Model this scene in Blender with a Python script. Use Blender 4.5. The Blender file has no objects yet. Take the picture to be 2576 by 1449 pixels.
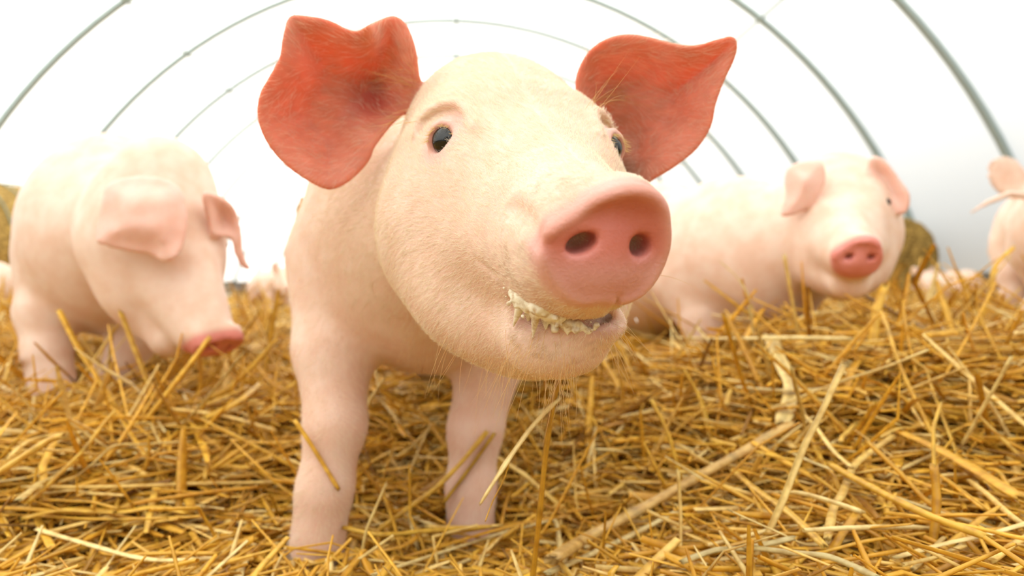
import bpy, math, random
import numpy as np
from mathutils import Vector, Matrix

random.seed(7)
rng = np.random.default_rng(11)
SC = bpy.context.scene
COL = SC.collection

# ------------------------------------------------------------------ camera, sky, sun, exposure
W, H, FPX = 2576.0, 1449.0, 1717.0        # 24 mm on full frame; camera at the origin, level, looking along +Y
cam_d = bpy.data.cameras.new('camera'); cam = bpy.data.objects.new('camera', cam_d); COL.objects.link(cam)
cam_d.sensor_width = 36.0; cam_d.lens = 36.0 * FPX / W
cam.rotation_euler = (math.pi / 2, 0, 0)
cam_d.clip_start = 0.02; cam_d.clip_end = 200
cam_d.dof.use_dof = True; cam_d.dof.focus_distance = 0.50; cam_d.dof.aperture_fstop = 4.2
SC.camera = cam

world = bpy.data.worlds.new('overcast_sky'); SC.world = world; world.use_nodes = True
bgn = world.node_tree.nodes['Background']; bgn.inputs['Color'].default_value = (0.93, 0.98, 1.0, 1); bgn.inputs['Strength'].default_value = 1.15
sun_d = bpy.data.lights.new('sun', 'SUN'); sun = bpy.data.objects.new('sun', sun_d); COL.objects.link(sun)
sun_d.energy = 20.0; sun_d.angle = math.radians(8); sun_d.color = (1.0, 0.96, 0.9)
sun.rotation_euler = Vector((0.35, -0.4, -1.0)).to_track_quat('-Z', 'Y').to_euler()
SC.view_settings.view_transform = 'Standard'; SC.view_settings.look = 'None'
SC.view_settings.exposure = -1.0; SC.view_settings.gamma = 1.0; SC.view_settings.use_curve_mapping = False


def P(px, py, d):
    """world point at depth d along the sight line through a photo pixel"""
    return np.array([(px - W / 2) / FPX * d, d, (H / 2 - py) / FPX * d])


def tag(o, label=None, cat=None, group=None, kind=None):
    if label: o['label'] = label
    if cat: o['category'] = cat
    if group: o['group'] = group
    if kind: o['kind'] = kind
    return o


def link(name, data, parent=None):
    o = bpy.data.objects.new(name, data); COL.objects.link(o)
    if parent: o.parent = parent
    return o


def empty(name, loc=(0, 0, 0)):
    o = link(name, None); o.location = loc; o.empty_display_size = 0.05
    return o


def put(o, parent):
    """parent to an Empty while keeping the mesh where it was modelled"""
    o.parent = parent
    o.matrix_parent_inverse = Matrix.Translation(parent.location).inverted()
    return o


# ------------------------------------------------------------------ node helpers
def new_mat(name):
    m = bpy.data.materials.new(name); m.use_nodes = True
    nt = m.node_tree; b = nt.nodes['Principled BSDF']
    return m, nt, b


def N(nt, kind, **kw):
    n = nt.nodes.new(kind)
    for k, v in kw.items():
        if k.startswith('i_'):
            n.inputs[k[2:].replace('_', ' ')].default_value = v
        else:
            setattr(n, k, v)
    return n


def L(nt, a, b): nt.links.new(a, b)


def mixcol(nt, a, b, fac, mode='MIX'):
    n = N(nt, 'ShaderNodeMix', data_type='RGBA', blend_type=mode)
    for sock, v in ((n.inputs[0], fac), (n.inputs[6], a), (n.inputs[7], b)):
        if hasattr(v, 'is_linked'): L(nt, v, sock)
        else: sock.default_value = v
    return n.outputs[2]


def noise_bump(nt, b, scale, strength, dist=0.001, detail=4, coord='Object', stretch=None):
    tc = N(nt, 'ShaderNodeTexCoord'); src = tc.outputs[coord]
    if stretch:
        mp = N(nt, 'ShaderNodeMapping'); mp.inputs['Scale'].default_value = stretch; L(nt, src, mp.inputs[0]); src = mp.outputs[0]
    no = N(nt, 'ShaderNodeTexNoise'); no.inputs['Scale'].default_value = scale; no.inputs['Detail'].default_value = detail
    L(nt, src, no.inputs['Vector'])
    bu = N(nt, 'ShaderNodeBump'); bu.inputs['Strength'].default_value = strength; bu.inputs['Distance'].default_value = dist
    L(nt, no.outputs['Fac'], bu.inputs['Height']); L(nt, bu.outputs[0], b.inputs['Normal'])
    return no


def m_skin(name, scale_sss=0.003, weight=0.22, bump=0.45):
    m, nt, b = new_mat(name)
    at = N(nt, 'ShaderNodeAttribute', attribute_name='tint')
    no = noise_bump(nt, b, 420.0, bump, 0.0012, 5)
    tc = N(nt, 'ShaderNodeTexCoord')
    n2 = N(nt, 'ShaderNodeTexNoise'); n2.inputs['Scale'].default_value = 28; n2.inputs['Detail'].default_value = 4; L(nt, tc.outputs['Object'], n2.inputs['Vector'])
    rp = N(nt, 'ShaderNodeValToRGB'); rp.color_ramp.elements[0].position = 0.36; rp.color_ramp.elements[0].color = (0.93, 0.84, 0.78, 1)
    rp.color_ramp.elements[1].position = 0.64; rp.color_ramp.elements[1].color = (1, 1, 1, 1); L(nt, n2.outputs['Fac'], rp.inputs[0])
    c = mixcol(nt, at.outputs['Color'], rp.outputs[0], 1.0, 'MULTIPLY')
    L(nt, c, b.inputs['Base Color'])
    b.inputs['Roughness'].default_value = 0.5; b.inputs['Specular IOR Level'].default_value = 0.32
    wt = N(nt, 'ShaderNodeAttribute', attribute_name='wet'); mr = N(nt, 'ShaderNodeMapRange'); mr.inputs[3].default_value = 0.5; mr.inputs[4].default_value = 0.3
    L(nt, wt.outputs['Fac'], mr.inputs[0]); L(nt, mr.outputs[0], b.inputs['Roughness'])
    # thin skin (ears) lets more light through
    e = N(nt, 'ShaderNodeAttribute', attribute_name='thin')
    b.subsurface_method = 'RANDOM_WALK'
    ms = N(nt, 'ShaderNodeMapRange'); ms.inputs[3].default_value = scale_sss; ms.inputs[4].default_value = 0.012; L(nt, e.outputs['Fac'], ms.inputs[0])
    mw = N(nt, 'ShaderNodeMapRange'); mw.inputs[3].default_value = weight; mw.inputs[4].default_value = 1.0; L(nt, e.outputs['Fac'], mw.inputs[0])
    L(nt, ms.outputs[0], b.inputs['Subsurface Scale']); L(nt, mw.outputs[0], b.inputs['Subsurface Weight'])
    b.inputs['Subsurface Radius'].default_value = (1.0, 0.34, 0.2)
    return m


def m_plain(name, col, rough=0.5, spec=0.4, bump=None, metal=0.0):
    m, nt, b = new_mat(name)
    b.inputs['Base Color'].default_value = (*col, 1); b.inputs['Roughness'].default_value = rough
    b.inputs['Specular IOR Level'].default_value = spec; b.inputs['Metallic'].default_value = metal
    if bump: noise_bump(nt, b, *bump)
    return m


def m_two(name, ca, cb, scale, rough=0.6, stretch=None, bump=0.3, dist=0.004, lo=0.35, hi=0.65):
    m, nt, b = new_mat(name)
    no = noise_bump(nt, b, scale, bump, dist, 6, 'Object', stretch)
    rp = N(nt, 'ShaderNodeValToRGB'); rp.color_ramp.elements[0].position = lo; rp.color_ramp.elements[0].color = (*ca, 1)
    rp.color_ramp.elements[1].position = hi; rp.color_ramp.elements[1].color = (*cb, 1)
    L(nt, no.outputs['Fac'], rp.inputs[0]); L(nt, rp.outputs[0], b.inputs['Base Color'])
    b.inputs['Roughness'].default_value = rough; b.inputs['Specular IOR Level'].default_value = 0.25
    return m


def m_hair(name, col, rough=0.55, trans=0.35):
    m, nt, b = new_mat(name)
    b.inputs['Base Color'].default_value = (*col, 1); b.inputs['Roughness'].default_value = rough; b.inputs['Specular IOR Level'].default_value = 0.3
    tr = N(nt, 'ShaderNodeBsdfTranslucent'); tr.inputs[0].default_value = (*col, 1)
    mx = N(nt, 'ShaderNodeMixShader'); mx.inputs[0].default_value = trans
    L(nt, b.outputs[0], mx.inputs[1]); L(nt, tr.outputs[0], mx.inputs[2]); L(nt, mx.outputs[0], nt.nodes['Material Output'].inputs[0])
    return m


def m_straw(name):
    m, nt, b = new_mat(name)
    at = N(nt, 'ShaderNodeAttribute', attribute_name='tint')
    no = noise_bump(nt, b, 90.0, 0.35, 0.0006, 3)
    rp = N(nt, 'ShaderNodeValToRGB'); rp.color_ramp.elements[0].position = 0.32; rp.color_ramp.elements[0].color = (0.72, 0.62, 0.5, 1)
    rp.color_ramp.elements[1].position = 0.6; rp.color_ramp.elements[1].color = (1, 1, 1, 1); L(nt, no.outputs['Fac'], rp.inputs[0])
    L(nt, mixcol(nt, at.outputs['Color'], rp.outputs[0], 1.0, 'MULTIPLY'), b.inputs['Base Color'])
    b.inputs['Roughness'].default_value = 0.38; b.inputs['Specular IOR Level'].default_value = 0.45
    tr = N(nt, 'ShaderNodeBsdfTranslucent'); L(nt, at.outputs['Color'], tr.inputs[0])
    mx = N(nt, 'ShaderNodeMixShader'); mx.inputs[0].default_value = 0.18
    L(nt, b.outputs[0], mx.inputs[1]); L(nt, tr.outputs[0], mx.inputs[2]); L(nt, mx.outputs[0], nt.nodes['Material Output'].inputs[0])
    return m


MAT = {}
MAT['skin'] = m_skin('pig_skin')
MAT['skin_far'] = m_skin('pig_skin_background', 0.006, 0.2, 0.1)
MAT['hair'] = m_hair('blond_hair', (0.95, 0.84, 0.65), 0.5, 0.25)
MAT['bristle'] = m_hair('golden_bristle', (0.72, 0.47, 0.2))
MAT['lash'] = m_hair('pale_lash', (0.85, 0.66, 0.3))
MAT['eye'] = m_plain('dark_eye', (0.006, 0.006, 0.005), 0.06, 0.6)
MAT['sclera'] = m_plain('eye_white', (0.75, 0.68, 0.66), 0.15, 0.5)
MAT['hoof'] = m_two('hoof_horn', (0.23, 0.15, 0.09), (0.42, 0.3, 0.2), 60, 0.5)
MAT['foam'] = m_two('mouth_foam', (0.55, 0.38, 0.2), (0.9, 0.82, 0.62), 220, 0.35, None, 0.5, 0.002, 0.3, 0.55)
MAT['tooth'] = m_plain('tooth', (0.9, 0.87, 0.78), 0.25, 0.5)
MAT['straw'] = m_straw('golden_straw')
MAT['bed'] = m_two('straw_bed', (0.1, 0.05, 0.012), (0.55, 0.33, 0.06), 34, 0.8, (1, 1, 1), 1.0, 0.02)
MAT['pipe'] = m_plain('galvanised_pipe', (0.36, 0.44, 0.43), 0.45, 0.4, None, 0.3)
MAT['plank'] = m_two('weathered_plank', (0.1, 0.085, 0.06), (0.24, 0.2, 0.15), 9, 0.8, (0.6, 0.6, 14))
MAT['bale'] = m_two('bale_straw', (0.22, 0.13, 0.03), (0.6, 0.38, 0.1), 40, 0.85, (1, 1, 1), 1.0, 0.02)
MAT['twine'] = m_plain('bale_twine', (0.2, 0.3, 0.25), 0.7)


def m_cover():
    m = bpy.data.materials.new('white_polythene'); m.use_nodes = True; nt = m.node_tree
    nt.nodes.remove(nt.nodes['Principled BSDF'])
    tr = N(nt, 'ShaderNodeBsdfTranslucent'); tr.inputs[0].default_value = (0.93, 0.95, 0.95, 1)
    di = N(nt, 'ShaderNodeBsdfDiffuse'); di.inputs[0].default_value = (0.9, 0.92, 0.92, 1)
    mx = N(nt, 'ShaderNodeMixShader'); mx.inputs[0].default_value = 0.25
    L(nt, tr.outputs[0], mx.inputs[1]); L(nt, di.outputs[0], mx.inputs[2]); L(nt, mx.outputs[0], nt.nodes['Material Output'].inputs[0])
    return m


MAT['cover'] = m_cover()


# ------------------------------------------------------------------ mesh helpers
def mesh_np(name, V, F, mat, smooth=True, tint=None, thin=None):
    """V (n,3); F a (m,4) or (m,3) int array, or a list of such arrays"""
    Fs = F if isinstance(F, list) else [F]
    Fs = [f for f in Fs if len(f)]
    loops = np.concatenate([f.ravel() for f in Fs]).astype(np.int32)
    sizes = np.concatenate([np.full(len(f), f.shape[1], np.int32) for f in Fs])
    starts = np.concatenate([[0], np.cumsum(sizes)[:-1]]).astype(np.int32)
    me = bpy.data.meshes.new(name)
    me.vertices.add(len(V)); me.vertices.foreach_set('co', np.asarray(V, np.float32).ravel())
    me.loops.add(len(loops)); me.loops.foreach_set('vertex_index', loops)
    me.polygons.add(len(sizes)); me.polygons.foreach_set('loop_start', starts)
    me.update(calc_edges=True)
    if smooth: me.polygons.foreach_set('use_smooth', np.ones(len(sizes), bool))
    if tint is not None:
        a = me.attributes.new('tint', 'FLOAT_COLOR', 'POINT')
        c = np.ones((len(V), 4), np.float32); c[:, :3] = tint; a.data.foreach_set('color', c.ravel())
    if thin is not None:
        a = me.attributes.new('thin', 'FLOAT', 'POINT'); a.data.foreach_set('value', np.asarray(thin, np.float32))
    me.materials.append(mat)
    me.validate()
    return me


def tube_np(pts, radii, n=8, flat=1.0, cap=True, up=None):
    """swept tube along a polyline; flat squashes the section across its second axis"""
    pts = np.asarray(pts, float); m = len(pts)
    radii = np.broadcast_to(np.asarray(radii, float), (m,))
    T = np.gradient(pts, axis=0); T /= np.linalg.norm(T, axis=1)[:, None] + 1e-12
    ref = np.array(up if up is not None else ([0, 0, 1] if abs(T[0, 2]) < 0.9 else [1, 0, 0]), float)
    V = []
    for i in range(m):
        a = np.cross(ref, T[i]); a /= np.linalg.norm(a) + 1e-12
        b = np.cross(T[i], a)
        th = np.arange(n) / n * 2 * np.pi
        V.append(pts[i] + radii[i] * (np.cos(th)[:, None] * a + flat * np.sin(th)[:, None] * b))
    V = np.concatenate(V)
    i, j = np.meshgrid(np.arange(m - 1), np.arange(n), indexing='ij')
    F = np.stack([i * n + j, i * n + (j + 1) % n, (i + 1) * n + (j + 1) % n, (i + 1) * n + j], -1).reshape(-1, 4)
    tris = np.zeros((0, 3), int)
    if cap:
        c0, c1 = len(V), len(V) + 1
        V = np.concatenate([V, pts[:1], pts[-1:]])
        k = np.arange(n)
        tris = np.concatenate([np.stack([np.full(n, c0), (k + 1) % n, k], -1),
                               np.stack([np.full(n, c1), (m - 1) * n + k, (m - 1) * n + (k + 1) % n], -1)])
    return V, F, tris


def catmull(pts, n=6, closed=False):
    pts = np.asarray(pts, float); out = []
    m = len(pts); rngi = range(m if closed else m - 1)
    for i in rngi:
        if closed: p0, p1, p2, p3 = pts[(i - 1) % m], pts[i], pts[(i + 1) % m], pts[(i + 2) % m]
        else: p0, p1, p2, p3 = pts[max(i - 1, 0)], pts[i], pts[i + 1], pts[min(i + 2, m - 1)]
        for t in np.arange(n) / n:
            out.append(0.5 * (2 * p1 + (p2 - p0) * t + (2 * p0 - 5 * p1 + 4 * p2 - p3) * t * t + (3 * p1 - p0 - 3 * p2 + p3) * t ** 3))
    if not closed: out.append(pts[-1])
    return np.array(out)


# ------------------------------------------------------------------ the polytunnel
AX = math.atan2(1288 - 1148, FPX)                     # the tunnel runs a little to the left of the lens axis
TA = np.array([-math.sin(AX), math.cos(AX), 0]); TL = np.array([math.cos(AX), math.sin(AX), 0])
RAD, CZ = 4.18, -1.105


def tun(lat, along, z): return TL * lat + TA * along + np.array([0, 0, z])


def arc_pts(along, r, n=56, z0=0.11):
    a0 = math.asin((z0 - CZ) / r)
    th = np.linspace(a0, math.pi - a0, n)
    return np.array([tun(-r * math.cos(t), along, CZ + r * math.sin(t)) for t in th])


hoop_pos = 4.28 + 1.2 * np.arange(-9, 19)
Y0, Y1 = hoop_pos[0] - 0.3, hoop_pos[-1] + 0.3
alongs = np.linspace(Y0, Y1, 60)
rows = np.array([arc_pts(a, RAD + 0.035, 64, 0.08) for a in alongs])
ii, jj = np.meshgrid(np.arange(59), np.arange(63), indexing='ij')
Fc = np.stack([ii * 64 + jj, ii * 64 + jj + 1, (ii + 1) * 64 + jj + 1, (ii + 1) * 64 + jj], -1).reshape(-1, 4)
ceiling = link('ceiling', mesh_np('ceiling', rows.reshape(-1, 3), Fc, MAT['cover']))
tag(ceiling, 'white translucent polythene cover stretched over the curved hoops', None, None, 'structure')
for a in hoop_pos:
    V, F, t = tube_np(arc_pts(a, RAD), 0.03, 10)
    link('hoop', mesh_np('hoop', V, [F, t], MAT['pipe']), ceiling)
for lat, z in ((0, RAD + CZ - 0.05), (-2.52, 2.2), (2.5, 2.22)):
    V, F, t = tube_np([tun(lat, Y0, z), tun(lat, 10, z), tun(lat, Y1, z)], 0.014, 8)
    link('purlin', mesh_np('purlin', V, [F, t], MAT['pipe']), ceiling)
# far end sheet
ends = arc_pts(Y1, RAD + 0.03, 64, -0.4)
cpt = tun(0, Y1, 0.2)
we = link('wall_end', mesh_np('wall_end', np.concatenate([ends, [cpt]]),
          np.array([[i, i + 1, 64] for i in range(63)] + [[63, 0, 64]]), MAT['cover'], False))
tag(we, 'white polythene sheet closing the far end of the tunnel', None, None, 'structure')


def box_np(c, ax, ay, az):
    c = np.asarray(c, float)
    V = np.array([c + sx * ax + sy * ay + sz * az for sx in (-1, 1) for sy in (-1, 1) for sz in (-1, 1)])
    F = np.array([[0, 1, 3, 2], [4, 6, 7, 5], [0, 4, 5, 1], [2, 3, 7, 6], [0, 2, 6, 4], [1, 5, 7, 3]])
    return V, F


for side, sg in (('left', -1), ('right', 1)):
    lat = sg * 4.02
    V, F = box_np(tun(lat, 12, -0.22), TL * 0.012, TA * 18.4, np.array([0, 0, 0.06]))
    w = link('wall_' + side, mesh_np('wall_' + side, V, F, MAT['plank'], False)); tag(w, 'low timber side wall under the polythene on the %s' % side, None, None, 'structure')
    for k in range(12):
        for z, hh in ((0.06, 0.05), (-0.055, 0.05)):
            if z < 0 and side == 'right' and k % 3 != 1: continue
            V, F = box_np(tun(lat, -5.0 + 3.07 * k + 1.5, z + 0.01), TL * 0.02, TA * 1.525, np.array([0, 0, hh]))
            link('plank', mesh_np('plank', V, F, MAT['plank'], False), w)

# ------------------------------------------------------------------ the straw bed
def sstep(a, b, x):
    t = np.clip((x - a) / (b - a), 0, 1); return t * t * (3 - 2 * t)


def ground(x, y):
    x = np.asarray(x, float); y = np.asarray(y, float)
    base = -0.315 + 0.115 * sstep(0.75, 1.5, y) + 0.075 * sstep(1.5, 3.5, y) + 0.022 * (1 - sstep(0.6, 0.84, y))
    right = sstep(0.04, 0.42, x - 0.16 * (y - 0.7)) * (0.045 + (0.03 * sstep(0.6, 0.85, y) + 0.06 * sstep(0.85, 1.2, y)) * (1 - 0.55 * sstep(1.25, 1.6, y) - 0.3 * sstep(1.8, 3, y)))
    left = 0.035 * sstep(0.34, 0.52, -x) * sstep(0.75, 0.98, y) * (1 - sstep(1.12, 1.36, y))
    right = right + left
    dip = -0.022 * np.exp(-(((x + 0.13) / 0.3) ** 2 + ((y - 0.9) / 0.25) ** 2))
    b = 0.02 * np.sin(5.1 * x + 1.3) * np.sin(4.3 * y + 0.4) + 0.012 * np.sin(11 * x - 3 * y) * np.sin(9.3 * y + 1.7 * x)
    return base + right + dip + b * sstep(0.5, 1.2, y)


xs = np.concatenate([np.linspace(-4.6, -1.6, 24, endpoint=False), np.linspace(-1.6, 1.6, 110), np.linspace(1.6, 4.6, 25)[1:]])
ys = np.concatenate([np.linspace(-2, 0.3, 14, endpoint=False), np.linspace(0.3, 3, 100, endpoint=False), np.linspace(3, 27, 70)])
gx, gy = np.meshgrid(xs, ys, indexing='ij')
gz = ground(gx, gy) - 0.035
gx2 = gx * TL[0] + gy * TA[0]; gy2 = gy
V = np.stack([gx - math.tan(AX) * gy, gy, gz], -1)
V[..., 2] = ground(V[..., 0], V[..., 1]) - 0.035
nx, ny = gx.shape
ii, jj = np.meshgrid(np.arange(nx - 1), np.arange(ny - 1), indexing='ij')
Fg = np.stack([ii * ny + jj, (ii + 1) * ny + jj, (ii + 1) * ny + jj + 1, ii * ny + jj + 1], -1).reshape(-1, 4)
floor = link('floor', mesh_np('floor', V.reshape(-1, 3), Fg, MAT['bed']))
tag(floor, 'uneven trodden layer of straw bedding covering the tunnel floor', None, None, 'structure')


# ------------------------------------------------------------------ implicit-surface modelling (pigs)
class Frame:
    def __init__(s, O, f, upish=(0, 0, 1), scale=1.0, roll=0.0):
        s.O = np.asarray(O, float); f = np.asarray(f, float); f /= np.linalg.norm(f)
        up = np.asarray(upish, float)
        l = np.cross(up, f); l /= np.linalg.norm(l)      # +x of the head = image right for a pig that faces the lens
        u = np.cross(f, l)
        if roll:
            l, u = l * math.cos(roll) + u * math.sin(roll), u * math.cos(roll) - l * math.sin(roll)
        s.R = np.stack([l, f, u]); s.s = scale

    def loc(s, p): return ((p - s.O) @ s.R.T) / s.s
    def wor(s, q): return (np.asarray(q, float) * s.s) @ s.R + s.O


def sd_ell(p, c, r):
    q = p - c; r = np.asarray(r, float)
    k0 = np.linalg.norm(q / r, axis=1); k1 = np.linalg.norm(q / (r * r), axis=1) + 1e-9
    return k0 * (k0 - 1) / k1


def sd_cone(p, a, b, ra, rb):
    a = np.asarray(a, float); b = np.asarray(b, float); ba = b - a; pa = p - a
    h = np.clip(pa @ ba / (ba @ ba + 1e-12), 0, 1)
    return np.linalg.norm(pa - h[:, None] * ba, axis=1) - (ra + (rb - ra) * h)


def sd_poly(x, y, poly):
    d = np.full(x.shape, 1e9); ins = np.zeros(x.shape, bool)
    m = len(poly)
    for i in range(m):
        ax, ay = poly[i]; bx, by = poly[(i + 1) % m]
        ex, ey = bx - ax, by - ay; wx, wy = x - ax, y - ay
        t = np.clip((wx * ex + wy * ey) / (ex * ex + ey * ey + 1e-18), 0, 1)
        d = np.minimum(d, (wx - ex * t) ** 2 + (wy - ey * t) ** 2)
        c = ((ay > y) != (by > y)) & (x < (bx - ax) * (y - ay) / ((by - ay) if by != ay else 1e-18) + ax)
        ins ^= c
    d = np.sqrt(d)
    return np.where(ins, -d, d)


class Field:
    def __init__(s): s.ops = []

    def op(s, fn, lo, hi, k=0.02, sub=False):
        s.ops.append((fn, np.asarray(lo, float) - k - 0.03, np.asarray(hi, float) + k + 0.03, k, sub))

    def ell(s, c, r, k=0.02, fr=None, sub=False):
        c = np.asarray(c, float); r = np.asarray(r, float)
        if fr is None: s.op(lambda p: sd_ell(p, c, r), c - r, c + r, k, sub)
        else:
            w = fr.wor(c); m = r.max() * fr.s
            s.op(lambda p: sd_ell(fr.loc(p), c, r) * fr.s, w - m, w + m, k, sub)

    def cone(s, a, b, ra, rb, k=0.02, fr=None, sub=False):
        if fr is not None: a, b, ra, rb = fr.wor(a), fr.wor(b), ra * fr.s, rb * fr.s
        a = np.asarray(a, float); b = np.asarray(b, float); m = max(ra, rb)
        s.op(lambda p: sd_cone(p, a, b, ra, rb), np.minimum(a, b) - m, np.maximum(a, b) + m, k, sub)

    def chain(s, pts, rad, k=0.005, sub=False):
        pts = np.asarray(pts, float); rad = np.broadcast_to(np.asarray(rad, float), (len(pts),)); m = rad.max()

        def fn(p):
            d = np.full(len(p), 1e9)
            for i in range(len(pts) - 1): d = np.minimum(d, sd_cone(p, pts[i], pts[i + 1], rad[i], rad[i + 1]))
            return d
        s.op(fn, pts.min(0) - m, pts.max(0) + m, k, sub)

    def __call__(s, p):
        d = np.full(len(p), 0.5)
        for fn, lo, hi, k, sub in s.ops:
            m = np.nonzero(((p > lo) & (p < hi)).all(1))[0]
            if not len(m): continue
            q = fn(p[m]); e = d[m]
            if sub:
                h = np.maximum(k - np.abs(e + q), 0) / k; d[m] = np.maximum(e, -q) + h * h * k * 0.25
            else:
                h = np.maximum(k - np.abs(e - q), 0) / k; d[m] = np.minimum(e, q) - h * h * k * 0.25
        return d

    def hits(s, pix, d0=0.3, d1=1.3):
        """first surface points on the sight lines through photo pixels"""
        ray = np.array([P(x, y, 1.0) for x, y in pix]); t = np.full(len(ray), d0); go = np.ones(len(ray), bool)
        for _ in range(260):
            v = s(ray[go] * t[go][:, None])
            t[go] += np.clip(v * 0.6, -0.004, 0.009) * (v > 1.5e-4)
            idx = np.nonzero(go)[0]; go[idx[(v < 1.5e-4) | (t[idx] > d1)]] = False
            if not go.any(): break
        return ray * t[:, None]

    def hit(s, px, py): return s.hits([(px, py)])[0]

    def normals(s, p):
        e = 0.0015
        g = np.stack([s(p + e * ax) - s(p - e * ax) for ax in np.eye(3)], -1)
        return g / (np.linalg.norm(g, axis=1)[:, None] + 1e-12)

    def normal(s, p):
        p = np.asarray(p, float); e = 0.0015
        g = np.array([s((p + e * ax)[None])[0] - s((p - e * ax)[None])[0] for ax in np.eye(3)])
        return g / (np.linalg.norm(g) + 1e-12)


def surface_nets(field, xs, ys, zs, B=8):
    def padn(a):
        n = (-len(a)) % B; st = a[-1] - a[-2]
        return np.concatenate([a, a[-1] + st * np.arange(1, n + 1)])
    xs, ys, zs = padn(xs), padn(ys), padn(zs)
    nx, ny, nz = len(xs), len(ys), len(zs)
    F = np.empty((nx, ny, nz), np.float32)
    bx, by, bz = xs.reshape(-1, B), ys.reshape(-1, B), zs.reshape(-1, B)
    c = np.stack(np.meshgrid(bx.mean(1), by.mean(1), bz.mean(1), indexing='ij'), -1)
    hd = np.sqrt(sum(g ** 2 for g in np.meshgrid(np.ptp(bx, axis=1) / 2 + 0.001, np.ptp(by, axis=1) / 2 + 0.001, np.ptp(bz, axis=1) / 2 + 0.001, indexing='ij')))
    dc = field(c.reshape(-1, 3)).reshape(hd.shape)
    F[:] = np.repeat(np.repeat(np.repeat(np.sign(dc), B, 0), B, 1), B, 2) * 0.05
    near = np.argwhere(np.abs(dc) < hd * 1.25 + 0.008)
    CH = 900
    for s0 in range(0, len(near), CH):
        nb = near[s0:s0 + CH]
        X = np.broadcast_to(bx[nb[:, 0]][:, :, None, None], (len(nb), B, B, B))
        Y = np.broadcast_to(by[nb[:, 1]][:, None, :, None], (len(nb), B, B, B))
        Z = np.broadcast_to(bz[nb[:, 2]][:, None, None, :], (len(nb), B, B, B))
        v = field(np.stack([X.ravel(), Y.ravel(), Z.ravel()], -1)).reshape(len(nb), B, B, B)
        for q, (i, j, k) in enumerate(nb): F[i * B:i * B + B, j * B:j * B + B, k * B:k * B + B] = v[q]
    ins = F < 0
    cnt = np.zeros((nx - 1, ny - 1, nz - 1), np.int8)
    for a in (0, 1):
        for b in (0, 1):
            for e in (0, 1): cnt += ins[a:nx - 1 + a, b:ny - 1 + b, e:nz - 1 + e]
    act = np.argwhere((cnt > 0) & (cnt < 8))
    idx = np.full((nx - 1, ny - 1, nz - 1), -1, np.int32); idx[tuple(act.T)] = np.arange(len(act))
    acc = np.zeros((len(act), 3)); w = np.zeros(len(act))
    corners = [(a, b, e) for a in (0, 1) for b in (0, 1) for e in (0, 1)]
    val = {co: F[act[:, 0] + co[0], act[:, 1] + co[1], act[:, 2] + co[2]] for co in corners}
    for c0 in corners:
        for ax in range(3):
            if c0[ax]: continue
            c1 = list(c0); c1[ax] = 1; c1 = tuple(c1)
            v0, v1 = val[c0], val[c1]; m = (v0 < 0) != (v1 < 0)
            t = np.where(m, v0 / np.where(v0 == v1, 1, v0 - v1), 0)
            q = np.tile(np.array(c0, float), (len(act), 1)); q[:, ax] = t
            acc += q * m[:, None]; w += m
    g = act + acc / w[:, None]
    V = np.stack([np.interp(g[:, 0], np.arange(nx), xs), np.interp(g[:, 1], np.arange(ny), ys), np.interp(g[:, 2], np.arange(nz), zs)], -1)
    quads = []
    for ax in range(3):
        o = [a for a in range(3) if a != ax]
        sl0 = [slice(1, -1)] * 3; sl1 = [slice(1, -1)] * 3
        sl0[ax] = slice(0, -1); sl1[ax] = slice(1, None)
        e = np.argwhere(ins[tuple(sl0)] != ins[tuple(sl1)])
        off = np.ones(3, int); off[ax] = 0; e = e + off
        flip = ins[tuple(e.T)]
        du = np.zeros(3, int); du[o[0]] = 1; dv = np.zeros(3, int); dv[o[1]] = 1
        q = np.stack([idx[tuple((e - du - dv).T)], idx[tuple((e - dv).T)], idx[tuple(e.T)], idx[tuple((e - du).T)]], -1)
        if ax == 1: flip = ~flip
        q[~flip] = q[~flip][:, ::-1]
        quads.append(q)
    Q = np.concatenate(quads); Q = Q[(Q >= 0).all(1)]
    return V, Q


def relax(V, Q, it=2, lam=0.5):
    e = np.concatenate([Q[:, [0, 1]], Q[:, [1, 2]], Q[:, [2, 3]], Q[:, [3, 0]]])
    for i in range(it):
        for l in (lam, -lam * 1.03):
            acc = np.zeros_like(V); n = np.zeros(len(V))
            for ax in range(3):
                acc[:, ax] = np.bincount(e[:, 0], V[e[:, 1], ax], len(V)) + np.bincount(e[:, 1], V[e[:, 0], ax], len(V))
            n = np.bincount(e[:, 0], minlength=len(V)) + np.bincount(e[:, 1], minlength=len(V))
            V = V + l * (acc / n[:, None] - V)
    return V


def axis_grid(lo, hi, flo, fhi, fine, coarse):
    """coordinates fine inside flo..fhi and growing coarser outside"""
    a = list(np.arange(flo, fhi, fine)); st = fine; x = a[-1]
    while x < hi: st = min(st * 1.12, coarse); x += st; a.append(x)
    st = fine; x = a[0]; pre = []
    while x > lo: st = min(st * 1.12, coarse); x -= st; pre.append(x)
    return np.array(pre[::-1] + a)


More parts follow.
